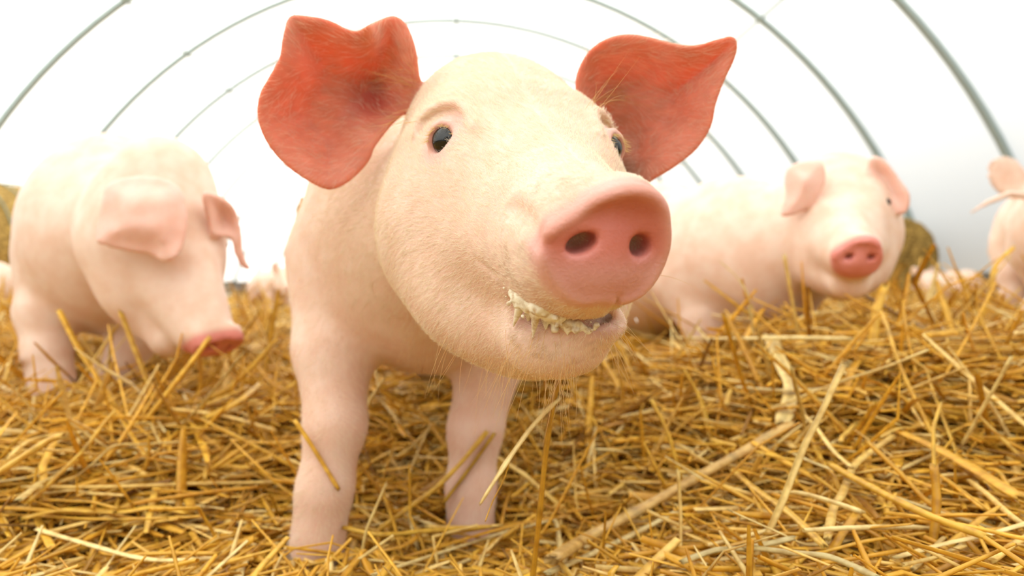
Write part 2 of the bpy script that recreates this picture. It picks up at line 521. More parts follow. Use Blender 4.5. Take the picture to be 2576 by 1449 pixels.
# ------------------------------------------------------------------ pig anatomy
def head_ops(F, fr, k=1.0):
    """skull, brows, bridge, muzzle, cheeks and lower jaw in head coordinates (x side, y nose, z up)"""
    e, c = (lambda *a, **q: F.ell(*a, fr=fr, **q)), (lambda *a, **q: F.cone(*a, fr=fr, **q))
    s = fr.s
    e((0, -0.055, -0.03), (0.09, 0.105, 0.085), k=0.03 * s)
    e((0, -0.125, -0.005), (0.08, 0.065, 0.062), k=0.04 * s)
    c((0, 0.0, -0.006), (0, 0.205, 0.0), 0.046, 0.033, k=0.03 * s)
    for g in (-1, 1):
        e((g * 0.048, -0.01, 0.004), (0.036, 0.045, 0.034), k=0.03 * s)
        e((g * 0.043, 0.045, -0.01), (0.033, 0.05, 0.037), k=0.03 * s)
        c((g * 0.032, 0.05, -0.045), (g * 0.014, 0.212, -0.016), 0.05, 0.029, k=0.03 * s)
        e((g * 0.056, -0.005, -0.09), (0.07, 0.085, 0.085), k=0.035 * s)
        e((g * 0.04, 0.062, -0.09), (0.047, 0.06, 0.055), k=0.04 * s)
    for g in (-1, 1):
        e((g * 0.042, 0.065, -0.118), (0.052, 0.075, 0.052), k=0.03 * s)
        c((g * 0.012, 0.09, -0.115), (g * 0.012, 0.182, -0.094), 0.05, 0.03, k=0.025 * s)
        c((g * 0.03, 0.1, -0.06), (g * 0.012, 0.2, -0.035), 0.04, 0.028, k=0.02 * s)
    c((0, 0.02, -0.115), (0, 0.11, -0.118), 0.066, 0.05, k=0.03 * s)


DISC_PX = [(1352, 640), (1360, 602), (1398, 570), (1440, 545), (1482, 508), (1530, 482), (1580, 474), (1630, 486), (1670, 520), (1690, 570),
           (1700, 622), (1697, 682), (1680, 740), (1650, 780), (1605, 798), (1560, 793), (1535, 789), (1490, 797), (1440, 776), (1400, 735), (1370, 692)]


def disc_ops(F, fr):
    """the flat snout disc with a raised rim, and two nostrils"""
    sc = 0.43 / FPX
    poly = catmull([((x - 1520) * sc, (634 - y) * sc) for x, y in DISC_PX], 3, True)
    w = fr.wor((0, 0.235, 0)); m = 0.06 * fr.s

    def fn(p):
        q = fr.loc(p)
        d2 = sd_poly(q[:, 0], q[:, 2], poly)
        rim = np.exp(-((d2 + 0.003) / 0.006) ** 2) * 0.0035 - 0.006 * np.exp(-(((q[:, 2] - 0.016) / 0.013) ** 2 + (q[:, 0] / 0.028) ** 2))
        face = 0.243 + rim + 0.004 * np.exp(-(((q[:, 2] + 0.016) / 0.016) ** 2 + (q[:, 0] / 0.03) ** 2)) + 0.1 * q[:, 2] * (q[:, 2] < 0)
        dy = np.maximum(q[:, 1] - face, 0.212 - q[:, 1])
        r = 0.007
        a, b = d2 + r, dy + r
        return (np.minimum(np.maximum(a, b), 0) + np.hypot(np.maximum(a, 0), np.maximum(b, 0)) - r) * fr.s * 0.9
    F.op(fn, w - m, w + m, 0.008 * fr.s)
    for (cx, cz, rx, rz, rot) in ((-0.0135, 0.0028, 0.0098, 0.006, 0.45), (0.0242, 0.0018, 0.007, 0.0072, 0.2)):
        ca, sa = math.cos(rot), math.sin(rot)

        def nf(p, cx=cx, cz=cz, rx=rx, rz=rz, ca=ca, sa=sa):
            q = fr.loc(p) - np.array([cx, 0.243, cz]); x = q[:, 0] * ca + q[:, 2] * sa; z = -q[:, 0] * sa + q[:, 2] * ca
            return sd_ell(np.stack([x, q[:, 1] , z - 0.3 * q[:, 1]], -1), np.zeros(3), (rx, 0.024, rz)) * fr.s
        wn = fr.wor((cx, 0.243, cz)); F.op(nf, wn - 0.025 * fr.s, wn + 0.025 * fr.s, 0.005 * fr.s, True)


def ear_op(F, outline_px, center_px, d, tilt=(0, 0), dish=0.03, bumps=(), t0=0.0064, t1=0.0105, base=None, k=0.012):
    """a cupped ear leaf: outline and relief laid out in the ear's own plane, real thickness"""
    C = P(*center_px, d); n = -C / np.linalg.norm(C)
    a = np.cross([0, 0, 1.0], n) * 1.0; a /= np.linalg.norm(a); a = -a if a[0] < 0 else a
    b = np.cross(n, a); b = -b if b[2] < 0 else b
    dd = np.linalg.norm(C)
    # project the outline on the plane through C facing n
    poly = []
    for x, y in catmull(outline_px, 3, True):
        ray = P(x, y, 1.0); t = (C @ n) / (ray @ n); q = ray * t - C; poly.append((q @ a, q @ b))
    poly = np.array(poly); sc = dd / FPX
    bm = [((bx - center_px[0]) * sc, (center_px[1] - by) * sc, sx * sc, sy * sc, am, ang) for bx, by, sx, sy, am, ang in bumps]
    bw = np.array([(base[0] - center_px[0]) * sc, (center_px[1] - base[1]) * sc]) if base else np.zeros(2)

    def height(x, y, d2):
        h = -dish * sstep(0, 0.05, -d2) + tilt[0] * x + tilt[1] * y
        for bx, by, sx, sy, am, ang in bm:
            u, v = x - bx, y - by; ca, sa = math.cos(ang), math.sin(ang)
            h = h + am * np.exp(-(((u * ca + v * sa) / sx) ** 2 + ((-u * sa + v * ca) / sy) ** 2))
        return h

    def fn(p):
        q = p - C; x, y, z = q @ a, q @ b, q @ n
        d2 = sd_poly(x, y, poly)
        h = height(x, y, np.minimum(d2, 0))
        e = 0.001
        gx = (height(x + e, y, np.minimum(d2, 0)) - h) / e; gy = (height(x, y + e, np.minimum(d2, 0)) - h) / e
        g = np.sqrt(1 + gx ** 2 + gy ** 2)
        thick = t0 + (t1 - t0) * np.exp(-((x - bw[0]) ** 2 + (y - bw[1]) ** 2) / (0.06 ** 2))
        dn = np.abs(z - h) / np.minimum(g, 1.8) - thick * 0.5
        r = thick * 0.45
        A, Bq = d2 + r, dn + r
        return np.minimum(np.maximum(A, Bq), 0) + np.hypot(np.maximum(A, 0), np.maximum(Bq, 0)) - r
    rad = np.abs(poly).max() + 0.05
    lo = C - np.array([rad, 0.09, rad]); hi = C + np.array([rad, 0.09, rad])
    F.op(fn, lo, hi, k)
    return dict(C=C, a=a, b=b, n=n, poly=poly, height=height)


def leg_ops(F, pts, rad, k=0.03):
    for i in range(len(pts) - 1): F.cone(pts[i], pts[i + 1], rad[i], rad[i + 1], k=k if i == 0 else 0.02)


def hoof_mesh(name, foot, fwd, s=1.0):
    """cloven hoof: two pointed toes and two dew claws, as one mesh part"""
    fwd = np.array([fwd[0], fwd[1], 0.0]); fwd /= np.linalg.norm(fwd); side = np.array([-fwd[1], fwd[0], 0])
    Vs, Fq, Ft, o = [], [], [], 0
    for g in (-1, 1):
        for (back, zz, r, ln) in ((0.0, 0.0, 0.017, 0.05), (-0.03, 0.035, 0.008, 0.02)):
            base = np.asarray(foot) + side * g * (0.017 if ln > 0.03 else 0.02) * s + fwd * back * s + np.array([0, 0, zz * s])
            V, F, t = tube_np([base + np.array([0, 0, 0.03 * s]), base + fwd * ln * 0.35 * s + np.array([0, 0, 0.004 * s]), base + fwd * ln * s - np.array([0, 0, 0.02 * s])],
                              np.array([r * 1.05, r, r * 0.35]) * s, 8)
            Vs.append(V); Fq.append(F + o); Ft.append(t + o); o += len(V)
    return mesh_np(name, np.concatenate(Vs), [np.concatenate(Fq), np.concatenate(Ft)], MAT['hoof'])


def uv_sphere(c, r, n=20, m=12):
    th = np.linspace(0, np.pi, m); ph = np.arange(n) / n * 2 * np.pi
    V = np.array([[math.sin(t) * math.cos(p), math.sin(t) * math.sin(p), math.cos(t)] for t in th for p in ph]) * r + c
    i, j = np.meshgrid(np.arange(m - 1), np.arange(n), indexing='ij')
    F = np.stack([i * n + j, (i + 1) * n + j, (i + 1) * n + (j + 1) % n, i * n + (j + 1) % n], -1).reshape(-1, 4)
    return V, F


def vnormals(V, Q):
    n = np.cross(V[Q[:, 2]] - V[Q[:, 0]], V[Q[:, 3]] - V[Q[:, 1]])
    out = np.zeros_like(V)
    for ax in range(3):
        for c in range(4): out[:, ax] += np.bincount(Q[:, c], n[:, ax], len(V))
    return out / (np.linalg.norm(out, axis=1)[:, None] + 1e-12)


CREAM = np.array([0.85, 0.67, 0.55]); PINK = np.array([0.85, 0.5, 0.43]); SNOUT = np.array([0.72, 0.27, 0.23]); EARRED = np.array([0.72, 0.3, 0.2])


def vnoise(p, scale):
    q = p * scale; i = np.floor(q).astype(np.int64); f = q - i; f = f * f * (3 - 2 * f); out = np.zeros(len(p))
    for dx in (0, 1):
        for dy in (0, 1):
            for dz in (0, 1):
                h = ((i[:, 0] + dx) * 73856093) ^ ((i[:, 1] + dy) * 19349663) ^ ((i[:, 2] + dz) * 83492791)
                h = ((h * 1103515245 + 12345) >> 8) % 1009 / 1009.0
                w = (f[:, 0] if dx else 1 - f[:, 0]) * (f[:, 1] if dy else 1 - f[:, 1]) * (f[:, 2] if dz else 1 - f[:, 2])
                out += w * h
    return out


def lerp(a, b, t): return a + (b - a) * t[:, None]


def hair_curves(name, roots, dirs, lens, rad, mat, parent, bend=None, seg=4):
    cu = bpy.data.hair_curves.new(name); n = len(roots)
    cu.add_curves([seg] * n)
    t = np.linspace(0, 1, seg)[None, :, None]
    dirs = dirs / (np.linalg.norm(dirs, axis=1)[:, None] + 1e-12)
    pts = roots[:, None, :] + dirs[:, None, :] * (lens[:, None, None] * t)
    if bend is not None: pts = pts + bend[:, None, :] * (lens[:, None, None] * t * t)
    cu.position_data.foreach_set('vector', pts.astype(np.float32).ravel())
    ra = cu.attributes.get('radius') or cu.attributes.new('radius', 'FLOAT', 'POINT')
    rr = np.broadcast_to(rad, (n,))[:, None] * (1 - 0.8 * np.linspace(0, 1, seg)[None, :] ** 1.5)
    ra.data.foreach_set('value', rr.astype(np.float32).ravel())
    cu.materials.append(mat)
    o = link(name, cu, None); put(o, parent); o['kind'] = 'stuff'
    return o

# ------------------------------------------------------------------ the pig in front
FINE = 0.0019
O0 = np.array([0.0063, 0.62, 0.133])
S0 = P(1528, 640, 0.40)
fr0 = Frame(O0, S0 - O0)
F0 = Field()
head_ops(F0, fr0)
disc_ops(F0, fr0)
# trunk, neck and legs
F0.cone(fr0.wor((0, -0.07, -0.075)), (-0.11, 0.92, 0.07), 0.098, 0.135, k=0.05)
F0.ell((-0.118, 1.0, 0.05), (0.158, 0.2, 0.175), k=0.06)
F0.ell((-0.135, 0.96, 0.1), (0.138, 0.15, 0.15), k=0.06)
F0.ell((-0.08, 1.28, 0.05), (0.165, 0.28, 0.18), k=0.06)
F0.ell((-0.08, 1.52, 0.05), (0.155, 0.19, 0.185), k=0.05)
LEG_A = [(-0.232, 0.95, 0.03), (-0.235, 0.9, -0.08), (-0.224, 0.865, -0.175), (-0.233, 0.85, -0.25), (-0.243, 0.845, -0.33)]
LEG_B = [(-0.01, 0.99, 0.03), (-0.03, 0.975, -0.09), (-0.052, 0.965, -0.2), (-0.058, 0.96, -0.28), (-0.058, 0.955, -0.35)]
for lg in (LEG_A, LEG_B): leg_ops(F0, lg, (0.08, 0.05, 0.036, 0.032, 0.035), 0.04)
LEG_C = [(-0.19, 1.5, 0.02), (-0.2, 1.47, -0.1), (-0.2, 1.56, -0.2), (-0.2, 1.55, -0.27), (-0.2, 1.53, -0.34)]
LEG_D = [(0.03, 1.54, 0.02), (0.04, 1.51, -0.1), (0.04, 1.6, -0.2), (0.04, 1.59, -0.27), (0.04, 1.57, -0.34)]
for lg in (LEG_C, LEG_D): leg_ops(F0, lg, (0.11, 0.07, 0.036, 0.03, 0.034), 0.05)
F0.chain([(-0.07, 1.69, 0.14), (-0.06, 1.74, 0.13), (-0.04, 1.75, 0.09), (-0.06, 1.76, 0.06), (-0.08, 1.75, 0.09)], [0.012, 0.009, 0.008, 0.006, 0.004], 0.015)


def mir(p):
    q = fr0.loc(np.asarray(p, float)[None])[0]; q[0] = -q[0]; return fr0.wor(q)


# eyes: lids, folds and sockets
e0 = F0.hit(1110, 349); n0 = F0.normal(e0)
n_eye = fr0.R.T @ np.array([-0.56, 0.82, 0.1]); n_eye /= np.linalg.norm(n_eye)
RE = 0.0135
ec = e0 - (n0 * 0.5 + n_eye * 0.5) * 0.0092


def on_ball(px, py, r):
    ray = P(px, py, 1.0); ray /= np.linalg.norm(ray)
    b = ray @ ec; disc = b * b - (ec @ ec - r * r)
    if disc > 0: return ray * (b - math.sqrt(disc))
    q = ray * b; v = q - ec; return ec + v / np.linalg.norm(v) * r


brow = list(F0.hits(((1048, 335), (1058, 305), (1084, 280), (1120, 266), (1150, 264), (1176, 284), (1192, 320))))
crease = list(F0.hits(((1058, 328), (1070, 306), (1094, 288), (1122, 279), (1147, 278), (1160, 300))))
up_lid = [on_ball(1110 + (x - 1110) * 1.12, 349 + (y - 349) * 1.12, RE + 0.0012) for x, y in ((1060, 352), (1068, 330), (1086, 314), (1110, 309), (1132, 318), (1147, 340), (1158, 365), (1165, 384))]
lo_lid = [on_ball(1110 + (x - 1110) * 1.1, 349 + (y - 349) * 1.06, RE + 0.0008) for x, y in ((1060, 352), (1070, 372), (1088, 385), (1108, 391), (1130, 388), (1148, 380), (1165, 384))]
up_lid[-1] = lo_lid[-1] = F0.hit(1166, 385) - n0 * 0.003
for mf in (lambda p: p, mir):
    F0.chain([mf(p) for p in brow], [0.002, 0.0036, 0.0042, 0.0044, 0.0042, 0.0036, 0.002], 0.009)
    F0.chain([mf(p) for p in crease], [0.0016, 0.0026, 0.003, 0.003, 0.0026, 0.0018], 0.006, True)
    c_ = mf(ec); F0.op(lambda p, c=c_: np.linalg.norm(p - c, axis=1) - (RE + 0.0012), c_ - RE, c_ + RE, 0.004, True)
    F0.chain([mf(p) for p in up_lid], [0.003, 0.0036, 0.0042, 0.0044, 0.0042, 0.0036, 0.003, 0.002], 0.004)
    F0.chain([mf(p) for p in lo_lid], [0.003, 0.0034, 0.0036, 0.0036, 0.0034, 0.003, 0.002], 0.004)
# mouth
F0.ell(fr0.loc(F0.hit(1500, 835)[None])[0] + np.array([0, -0.012, 0]), (0.026, 0.018, 0.013), 0.012, fr0)
mouth_px = ((1196, 652), (1222, 672), (1250, 700), (1276, 738), (1298, 775), (1330, 800), (1390, 806), (1450, 812), (1510, 815), (1540, 806), (1565, 808))
mouth = list(F0.hits(mouth_px))
F0.chain(mouth, [0.0008, 0.0018, 0.0024, 0.003, 0.0036, 0.004, 0.004, 0.004, 0.0035, 0.003, 0.002], 0.004, True)
F0.chain([mir(p) for p in mouth[:7]], [0.0008, 0.0018, 0.0024, 0.003, 0.0036, 0.004, 0.004], 0.004, True)
F0.chain([F0.hit(1538, 800), F0.hit(1542, 780), F0.hit(1556, 748)], [0.003, 0.0018, 0.0006], 0.004, True)
# soft skin folds at the cheek and behind the muzzle
for pts, r, sub in ((((1290, 520), (1330, 560), (1345, 610)), 0.003, True),):
    pp = list(F0.hits(pts))
    F0.chain(pp, r, 0.012, sub)

EAR_L = [(728, 42), (770, 40), (830, 52), (880, 76), (908, 78), (950, 52), (988, 40), (1018, 60), (1040, 110), (1052, 170), (1056, 225), (1040, 262), (985, 320), (945, 370),
         (930, 405), (900, 440), (860, 470), (825, 478), (785, 462), (730, 425), (690, 385), (660, 335), (648, 285), (655, 235), (680, 190), (704, 145), (712, 95)]
EAR_R = [(1445, 215), (1452, 175), (1480, 130), (1525, 102), (1580, 90), (1640, 98), (1700, 114), (1750, 116), (1800, 102), (1835, 95), (1850, 112), (1845, 150), (1820, 205),
         (1800, 262), (1788, 318), (1755, 372), (1705, 415), (1650, 450), (1605, 476), (1560, 462), (1520, 415), (1485, 330), (1455, 260)]
earL = ear_op(F0, EAR_L, (850, 260), 0.70, (-0.12, 0.05), 0.04,
              ((905, 70, 26, 75, 0.03, 0.35), (1020, 130, 40, 110, 0.018, 0.2), (960, 240, 60, 70, -0.02, 0), (728, 40, 60, 60, -0.012, 0), (700, 300, 90, 140, -0.004, 0)),
              base=(1010, 260))
earR = ear_op(F0, EAR_R, (1640, 270), 0.71, (0.1, 0.05), 0.04,
              ((1560, 100, 120, 40, 0.022, -0.1), (1720, 120, 60, 50, 0.012, 0.5), (1540, 330, 60, 90, -0.03, 0.3), (1840, 100, 50, 50, 0.01, 0)),
              base=(1480, 270))

gx = axis_grid(-0.36, 0.3, -0.27, 0.26, FINE, 0.011)
gy = axis_grid(0.33, 1.8, 0.36, 0.76, FINE, 0.012)
gz = axis_grid(-0.39, 0.31, -0.12, 0.29, FINE, 0.008)
V0, Q0 = surface_nets(F0, gx, gy, gz)
V0 = relax(V0, Q0, 2)
N0 = vnormals(V0, Q0)
q0 = fr0.loc(V0)
col = np.tile(np.array([0.85, 0.62, 0.5]), (len(V0), 1))
# bare pink snout disc, with shading painted into its tint
sc = 0.43 / FPX
dpoly = catmull([((x - 1520) * sc, (634 - y) * sc) for x, y in DISC_PX], 3, True)
d2 = sd_poly(q0[:, 0], q0[:, 2], dpoly)
snout = sstep(0.222, 0.234, q0[:, 1]) * sstep(0.006, -0.001, d2)
dirt = np.exp(-((q0[:, 1] - 0.2) / 0.03) ** 2) * (np.linalg.norm(q0[:, [0, 2]], axis=1) < 0.1) * sstep(0.35, 0.75, 0.5 * vnoise(V0, 90) + 0.5 * vnoise(V0, 260))
col = lerp(col, np.array([0.55, 0.36, 0.22]), 0.65 * dirt * (1 - snout))
lipm = sum(np.exp(-np.sum((V0 - m) ** 2, 1) / 0.012 ** 2) for m in mouth[4:10])
col = lerp(col, np.array([0.62, 0.34, 0.28]), np.clip(lipm, 0, 1) * 0.6 * (1 - snout))
rimm = np.exp(-((d2 + 0.001) / 0.006) ** 2)
disc_shaded = lerp(np.tile(np.array([0.62, 0.2, 0.15]), (len(V0), 1)), np.array([0.74, 0.37, 0.35]), sstep(0.004, -0.018, q0[:, 2]))  # painted shading: upper hollow darker red, lower bulge paler
disc_shaded = lerp(disc_shaded, np.array([0.82, 0.5, 0.42]), 0.6 * rimm)  # rim paled as a painted highlight
col = col * (1 - snout)[:, None] + disc_shaded * snout[:, None]
for c_ in (ec, mir(ec)):
    r = np.linalg.norm(V0 - c_, axis=1)
    col = lerp(col, np.array([0.83, 0.5, 0.44]), 0.75 * sstep(0.034, 0.02, r))
    col = lerp(col, np.array([0.55, 0.25, 0.2]), 0.7 * sstep(0.0175, 0.0155, r))
thin = np.zeros(len(V0))
for E, bpx in ((earL, (1010, 260)), (earR, (1480, 270))):
    q = V0 - E['C']; x, y, z = q @ E['a'], q @ E['b'], q @ E['n']
    d2 = sd_poly(x, y, E['poly']); h = E['height'](x, y, np.minimum(d2, 0))
    B = P(*bpx, E['C'][1]) - E['C']; bd = np.hypot(x - B @ E['a'], y - B @ E['b'])
    m = (d2 < 0.004) * sstep(0.022, 0.01, np.abs(z - h))
    thin = np.maximum(thin, m)
col = lerp(col, EARRED, thin)
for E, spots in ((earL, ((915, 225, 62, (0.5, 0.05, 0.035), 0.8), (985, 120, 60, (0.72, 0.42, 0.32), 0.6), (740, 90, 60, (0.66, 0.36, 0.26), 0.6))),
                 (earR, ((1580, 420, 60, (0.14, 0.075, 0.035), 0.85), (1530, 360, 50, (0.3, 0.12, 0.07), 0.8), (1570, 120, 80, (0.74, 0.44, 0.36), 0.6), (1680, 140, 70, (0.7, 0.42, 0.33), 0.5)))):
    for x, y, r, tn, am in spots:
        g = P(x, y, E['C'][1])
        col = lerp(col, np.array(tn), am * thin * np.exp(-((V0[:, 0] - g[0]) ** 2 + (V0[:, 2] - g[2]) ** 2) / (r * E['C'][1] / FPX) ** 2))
col = col * (1 - thin * (0.16 * vnoise(V0 * np.array([0.5, 1, 1.6]), 150)))[:, None]
pink = sstep(-0.02, -0.2, V0[:, 2]) * (V0[:, 1] > 0.72)
col = lerp(col, np.array([0.84, 0.58, 0.47]), 0.5 * pink)

pig0 = empty('pig', (-0.1, 1.2, -0.34))
tag(pig0, 'young pale pink pig with raised head, cupped red ears and muddy smiling snout', 'pig')
body0 = put(link('body', mesh_np('body', V0, Q0, MAT['skin'], True, col, thin)), pig0)
wa = body0.data.attributes.new('wet', 'FLOAT', 'POINT'); wa.data.foreach_set('value', snout.astype(np.float32))
for c_, s_ in ((ec, 1), (mir(ec), -1)):
    fwd = n_eye if s_ == 1 else (fr0.R.T @ ((fr0.R @ n_eye) * np.array([-1, 1, 1])))
    V, F = uv_sphere(np.zeros(3), RE, 32, 20)
    eye = put(link('eye', mesh_np('eye', V + c_, F, MAT['sclera'])), pig0); eye['label'] = 'glossy black eye'
    # dark iris as a cornea cap bulging from the ball
    a = np.cross(fwd, [0, 0, 1]); a /= np.linalg.norm(a); b = np.cross(fwd, a)
    V, F = [], []
    for i in range(9):
        r = 0.0123 * i / 8
        for j in range(28):
            t = j / 28 * 2 * np.pi
            V.append(c_ + (a * math.cos(t) + b * math.sin(t)) * r + fwd * (math.sqrt(RE * RE - r * r) + 0.0006 * (1 - (i / 8) ** 4) - 0.0 + 0.0001))
    for i in range(8):
        for j in range(28): F.append((i * 28 + j, (i + 1) * 28 + j, (i + 1) * 28 + (j + 1) % 28, i * 28 + (j + 1) % 28))
    ir = link('iris', mesh_np('iris', np.array(V), np.array(F), MAT['eye'])); ir.parent = eye
    ir.matrix_parent_inverse = eye.matrix_world.inverted()
    ir.matrix_parent_inverse = Matrix.Identity(4)
for lg in (LEG_A, LEG_B, LEG_C, LEG_D):
    put(link('hoof', hoof_mesh('hoof', np.array(lg[-1]) - np.array([0, 0, 0.01]), (0, -1, 0))), pig0)

# ------------------------------------------------------------------ the pig's coat, lashes, bristles and mouth foam
tri = np.concatenate([Q0[:, [0, 1, 2]], Q0[:, [0, 2, 3]]])


def scatter(weight, n):
    """random surface points: weight is a density per vertex"""
    a = np.linalg.norm(np.cross(V0[tri[:, 1]] - V0[tri[:, 0]], V0[tri[:, 2]] - V0[tri[:, 0]]), axis=1) * weight[tri].mean(1)
    t = tri[rng.choice(len(tri), n, p=a / a.sum())]
    u = rng.random((n, 2)); f = u.sum(1) > 1; u[f] = 1 - u[f]
    w = np.stack([1 - u.sum(1), u[:, 0], u[:, 1]], -1)[:, :, None]
    return (V0[t] * w).sum(1), (N0[t] * w).sum(1)


ball = np.minimum(np.linalg.norm(V0 - ec, axis=1), np.linalg.norm(V0 - mir(ec), axis=1))
headm = sstep(0.86, 0.78, V0[:, 1])
clear = (1 - snout) * sstep(0.019, 0.03, ball) * (1 - thin)


def flow(p, n):
    """the coat lies away from the snout, and downwards on cheek and jaw"""
    q = fr0.loc(p); low = sstep(0.0, -0.09, q[:, 2])
    d = np.stack([0.35 * np.sign(q[:, 0]) * (1 - low), -1.0 + 0.25 * low, 0.15 - 0.9 * low], -1) @ fr0.R
    back = sstep(0.78, 0.9, p[:, 1])[:, None]
    d = d * (1 - back) + np.array([-0.2, 0.5, -0.8]) * back
    d = d + rng.normal(0, 0.2, d.shape) + 0.35 * (vnoise(p, 60) - 0.5)[:, None] * np.array([1, 0, 1])
    d = d - (d * n).sum(1)[:, None] * n
    return d / (np.linalg.norm(d, axis=1)[:, None] + 1e-9)


NH = 95000
p, n = scatter(headm * clear, NH); d = flow(p, n)
ln = rng.uniform(0.006, 0.0125, NH) * (0.45 + 0.55 * sstep(0.21, 0.1, fr0.loc(p)[:, 1]))
hair_curves('coat_hair', p, d + n * rng.uniform(0.22, 0.5, (NH, 1)), ln, 0.00009, MAT['hair'], pig0, -n * 0.25, 4)
p, n = scatter((1 - headm) * sstep(1.3, 1.0, V0[:, 1]), 16000); d = flow(p, n)
hair_curves('body_hair', p, d + n * rng.uniform(0.15, 0.4, (len(p), 1)), rng.uniform(0.012, 0.022, len(p)), 0.00008, MAT['hair'], pig0, -n * 0.25, 4)
# soft hair inside and round the edge of the ears
p, n = scatter(thin * (V0[:, 1] > 0), 6500)
ctr = np.where((p[:, 0] < 0)[:, None], earL['C'], earR['C']); base = np.where((p[:, 0] < 0)[:, None], P(1010, 260, 0.69), P(1480, 270, 0.7))
d = p - base; d = d - (d * n).sum(1)[:, None] * n; d /= np.linalg.norm(d, axis=1)[:, None] + 1e-9
d += rng.normal(0, 0.25, d.shape)
hair_curves('ear_hair', p, d + n * rng.uniform(0.1, 0.4, (len(p), 1)), rng.uniform(0.008, 0.022, len(p)), 0.00007, MAT['hair'], pig0, -n * 0.2, 4)
# long bristles: round chin and lips, on the brows and at the roots of the ears
br = []
for x, y, spread, cnt, dirv, lo, hi in ((1110, 880, 60, 26, (-0.25, -0.4, -1), .02, .05), (1250, 905, 70, 30, (-0.2, -0.4, -1), .02, .045), (1400, 920, 50, 34, (-0.1, -0.4, -1), .02, .045),
                                        (1560, 845, 40, 26, (0.4, -0.3, -1), .02, .04), (1640, 790, 25, 20, (0.9, -0.2, -0.3), .015, .03), (1685, 690, 18, 14, (1, -0.2, 0.1), .012, .025),
                                        (1040, 205, 35, 22, (-1, -0.5, 0.35), .03, .055), (1030, 300, 40, 18, (-0.8, -0.5, -0.35), .025, .05), (1500, 255, 25, 26, (0.8, -0.3, 0.65), .03, .06),
                                        (1060, 180, 20, 6, (-0.6, -0.5, 0.7), .03, .05), (1340, 850, 60, 16, (-0.3, -0.5, -1), .015, .03)):
    Qs = F0.hits([(x + random.gauss(0, spread * 0.6), y + random.gauss(0, spread * 0.4)) for _ in range(cnt)]); ok = F0(Qs) < 0.004; Ns = F0.normals(Qs)
    for q, nn in zip(Qs[ok], Ns[ok]):
        v = np.array(dirv) / np.linalg.norm(dirv) + rng.normal(0, 0.22, 3) + 0.35 * nn
        br.append((q, v, random.uniform(lo, hi), rng.normal(0, 0.15, 3) + np.array([0, 0, -0.25])))
hair_curves('bristles', np.array([b[0] for b in br]), np.array([b[1] for b in br]), np.array([b[2] for b in br]), 0.00014, MAT['bristle'], pig0, np.array([b[3] for b in br]), 7)
# eyelashes
ls = []
for mf, s_ in ((lambda a: a, 1), (mir, -1)):
    pts = catmull(up_lid[:6], 6)
    for i in range(70):
        q = pts[random.randrange(len(pts) - 1)] + rng.normal(0, 0.0004, 3) + n_eye * 0.003
        v = n_eye * 0.9 + np.array([-0.25, -0.1, -0.75]) + rng.normal(0, 0.15, 3)
        r0, r1 = mf(q), mf(q + v)
        ls.append((r0, r1 - r0, random.uniform(0.007, 0.012)))
hair_curves('eyelashes', np.array([l[0] for l in ls]), np.array([l[1] for l in ls]), np.array([l[2] for l in ls]), 0.00012, MAT['lash'], pig0, np.tile(np.array([0, 0, 0.35]), (len(ls), 1)), 5)
# dried froth hanging from the lips
FF = Field()
lip = list(F0.hits(((1292, 742), (1310, 755), (1330, 770), (1355, 778), (1378, 792), (1402, 800), (1425, 812), (1452, 822), (1480, 830))))
for i, q in enumerate(lip):
    nn = F0.normal(q); r = (0.0045, 0.0062, 0.0065, 0.0065, 0.006, 0.0055, 0.005, 0.004, 0.003)[i]
    FF.ell(q - nn * 0.002, (r * 1.2, r * 0.9, r), 0.003)
    for _ in range(7):
        FF.ell(q + rng.normal(0, 0.0035, 3) * np.array([1.2, 0.5, 1.1]) + nn * 0.001, np.full(3, random.uniform(0.0009, 0.0022)), 0.0015)
for (x0, y0, x1, y1) in ((1312, 770, 1296, 822), (1352, 785, 1342, 850), (1376, 800, 1374, 828), (1398, 806, 1390, 836), (1424, 815, 1428, 840), (1335, 785, 1330, 812)):
    a_, b_ = F0.hit(x0, y0), F0.hit(x1, y1); FF.cone(a_ + F0.normal(a_) * 0.002, b_ + F0.normal(b_) * 0.002, 0.0034, 0.0006, 0.003)
lo = np.min(lip, 0) - 0.03; hi = np.max(lip, 0) + 0.03
Vf, Qf = surface_nets(FF, np.arange(lo[0], hi[0], 0.0009), np.arange(lo[1], hi[1], 0.0009), np.arange(lo[2], hi[2], 0.0009))
fo = put(link('froth', mesh_np('froth', Vf, Qf, MAT['foam'])), pig0); fo['label'] = 'dried pale froth on the lips'
# the tip of a tooth at the far lip
tq = F0.hit(1600, 806); V, F, t = tube_np([tq + np.array([0, 0.004, 0.003]), tq + np.array([0.001, -0.001, -0.001]), tq + np.array([0.002, -0.003, -0.005])], [0.0014, 0.0012, 0.0004], 8)
put(link('tooth', mesh_np('tooth', V, [F, t], MAT['tooth'])), pig0)

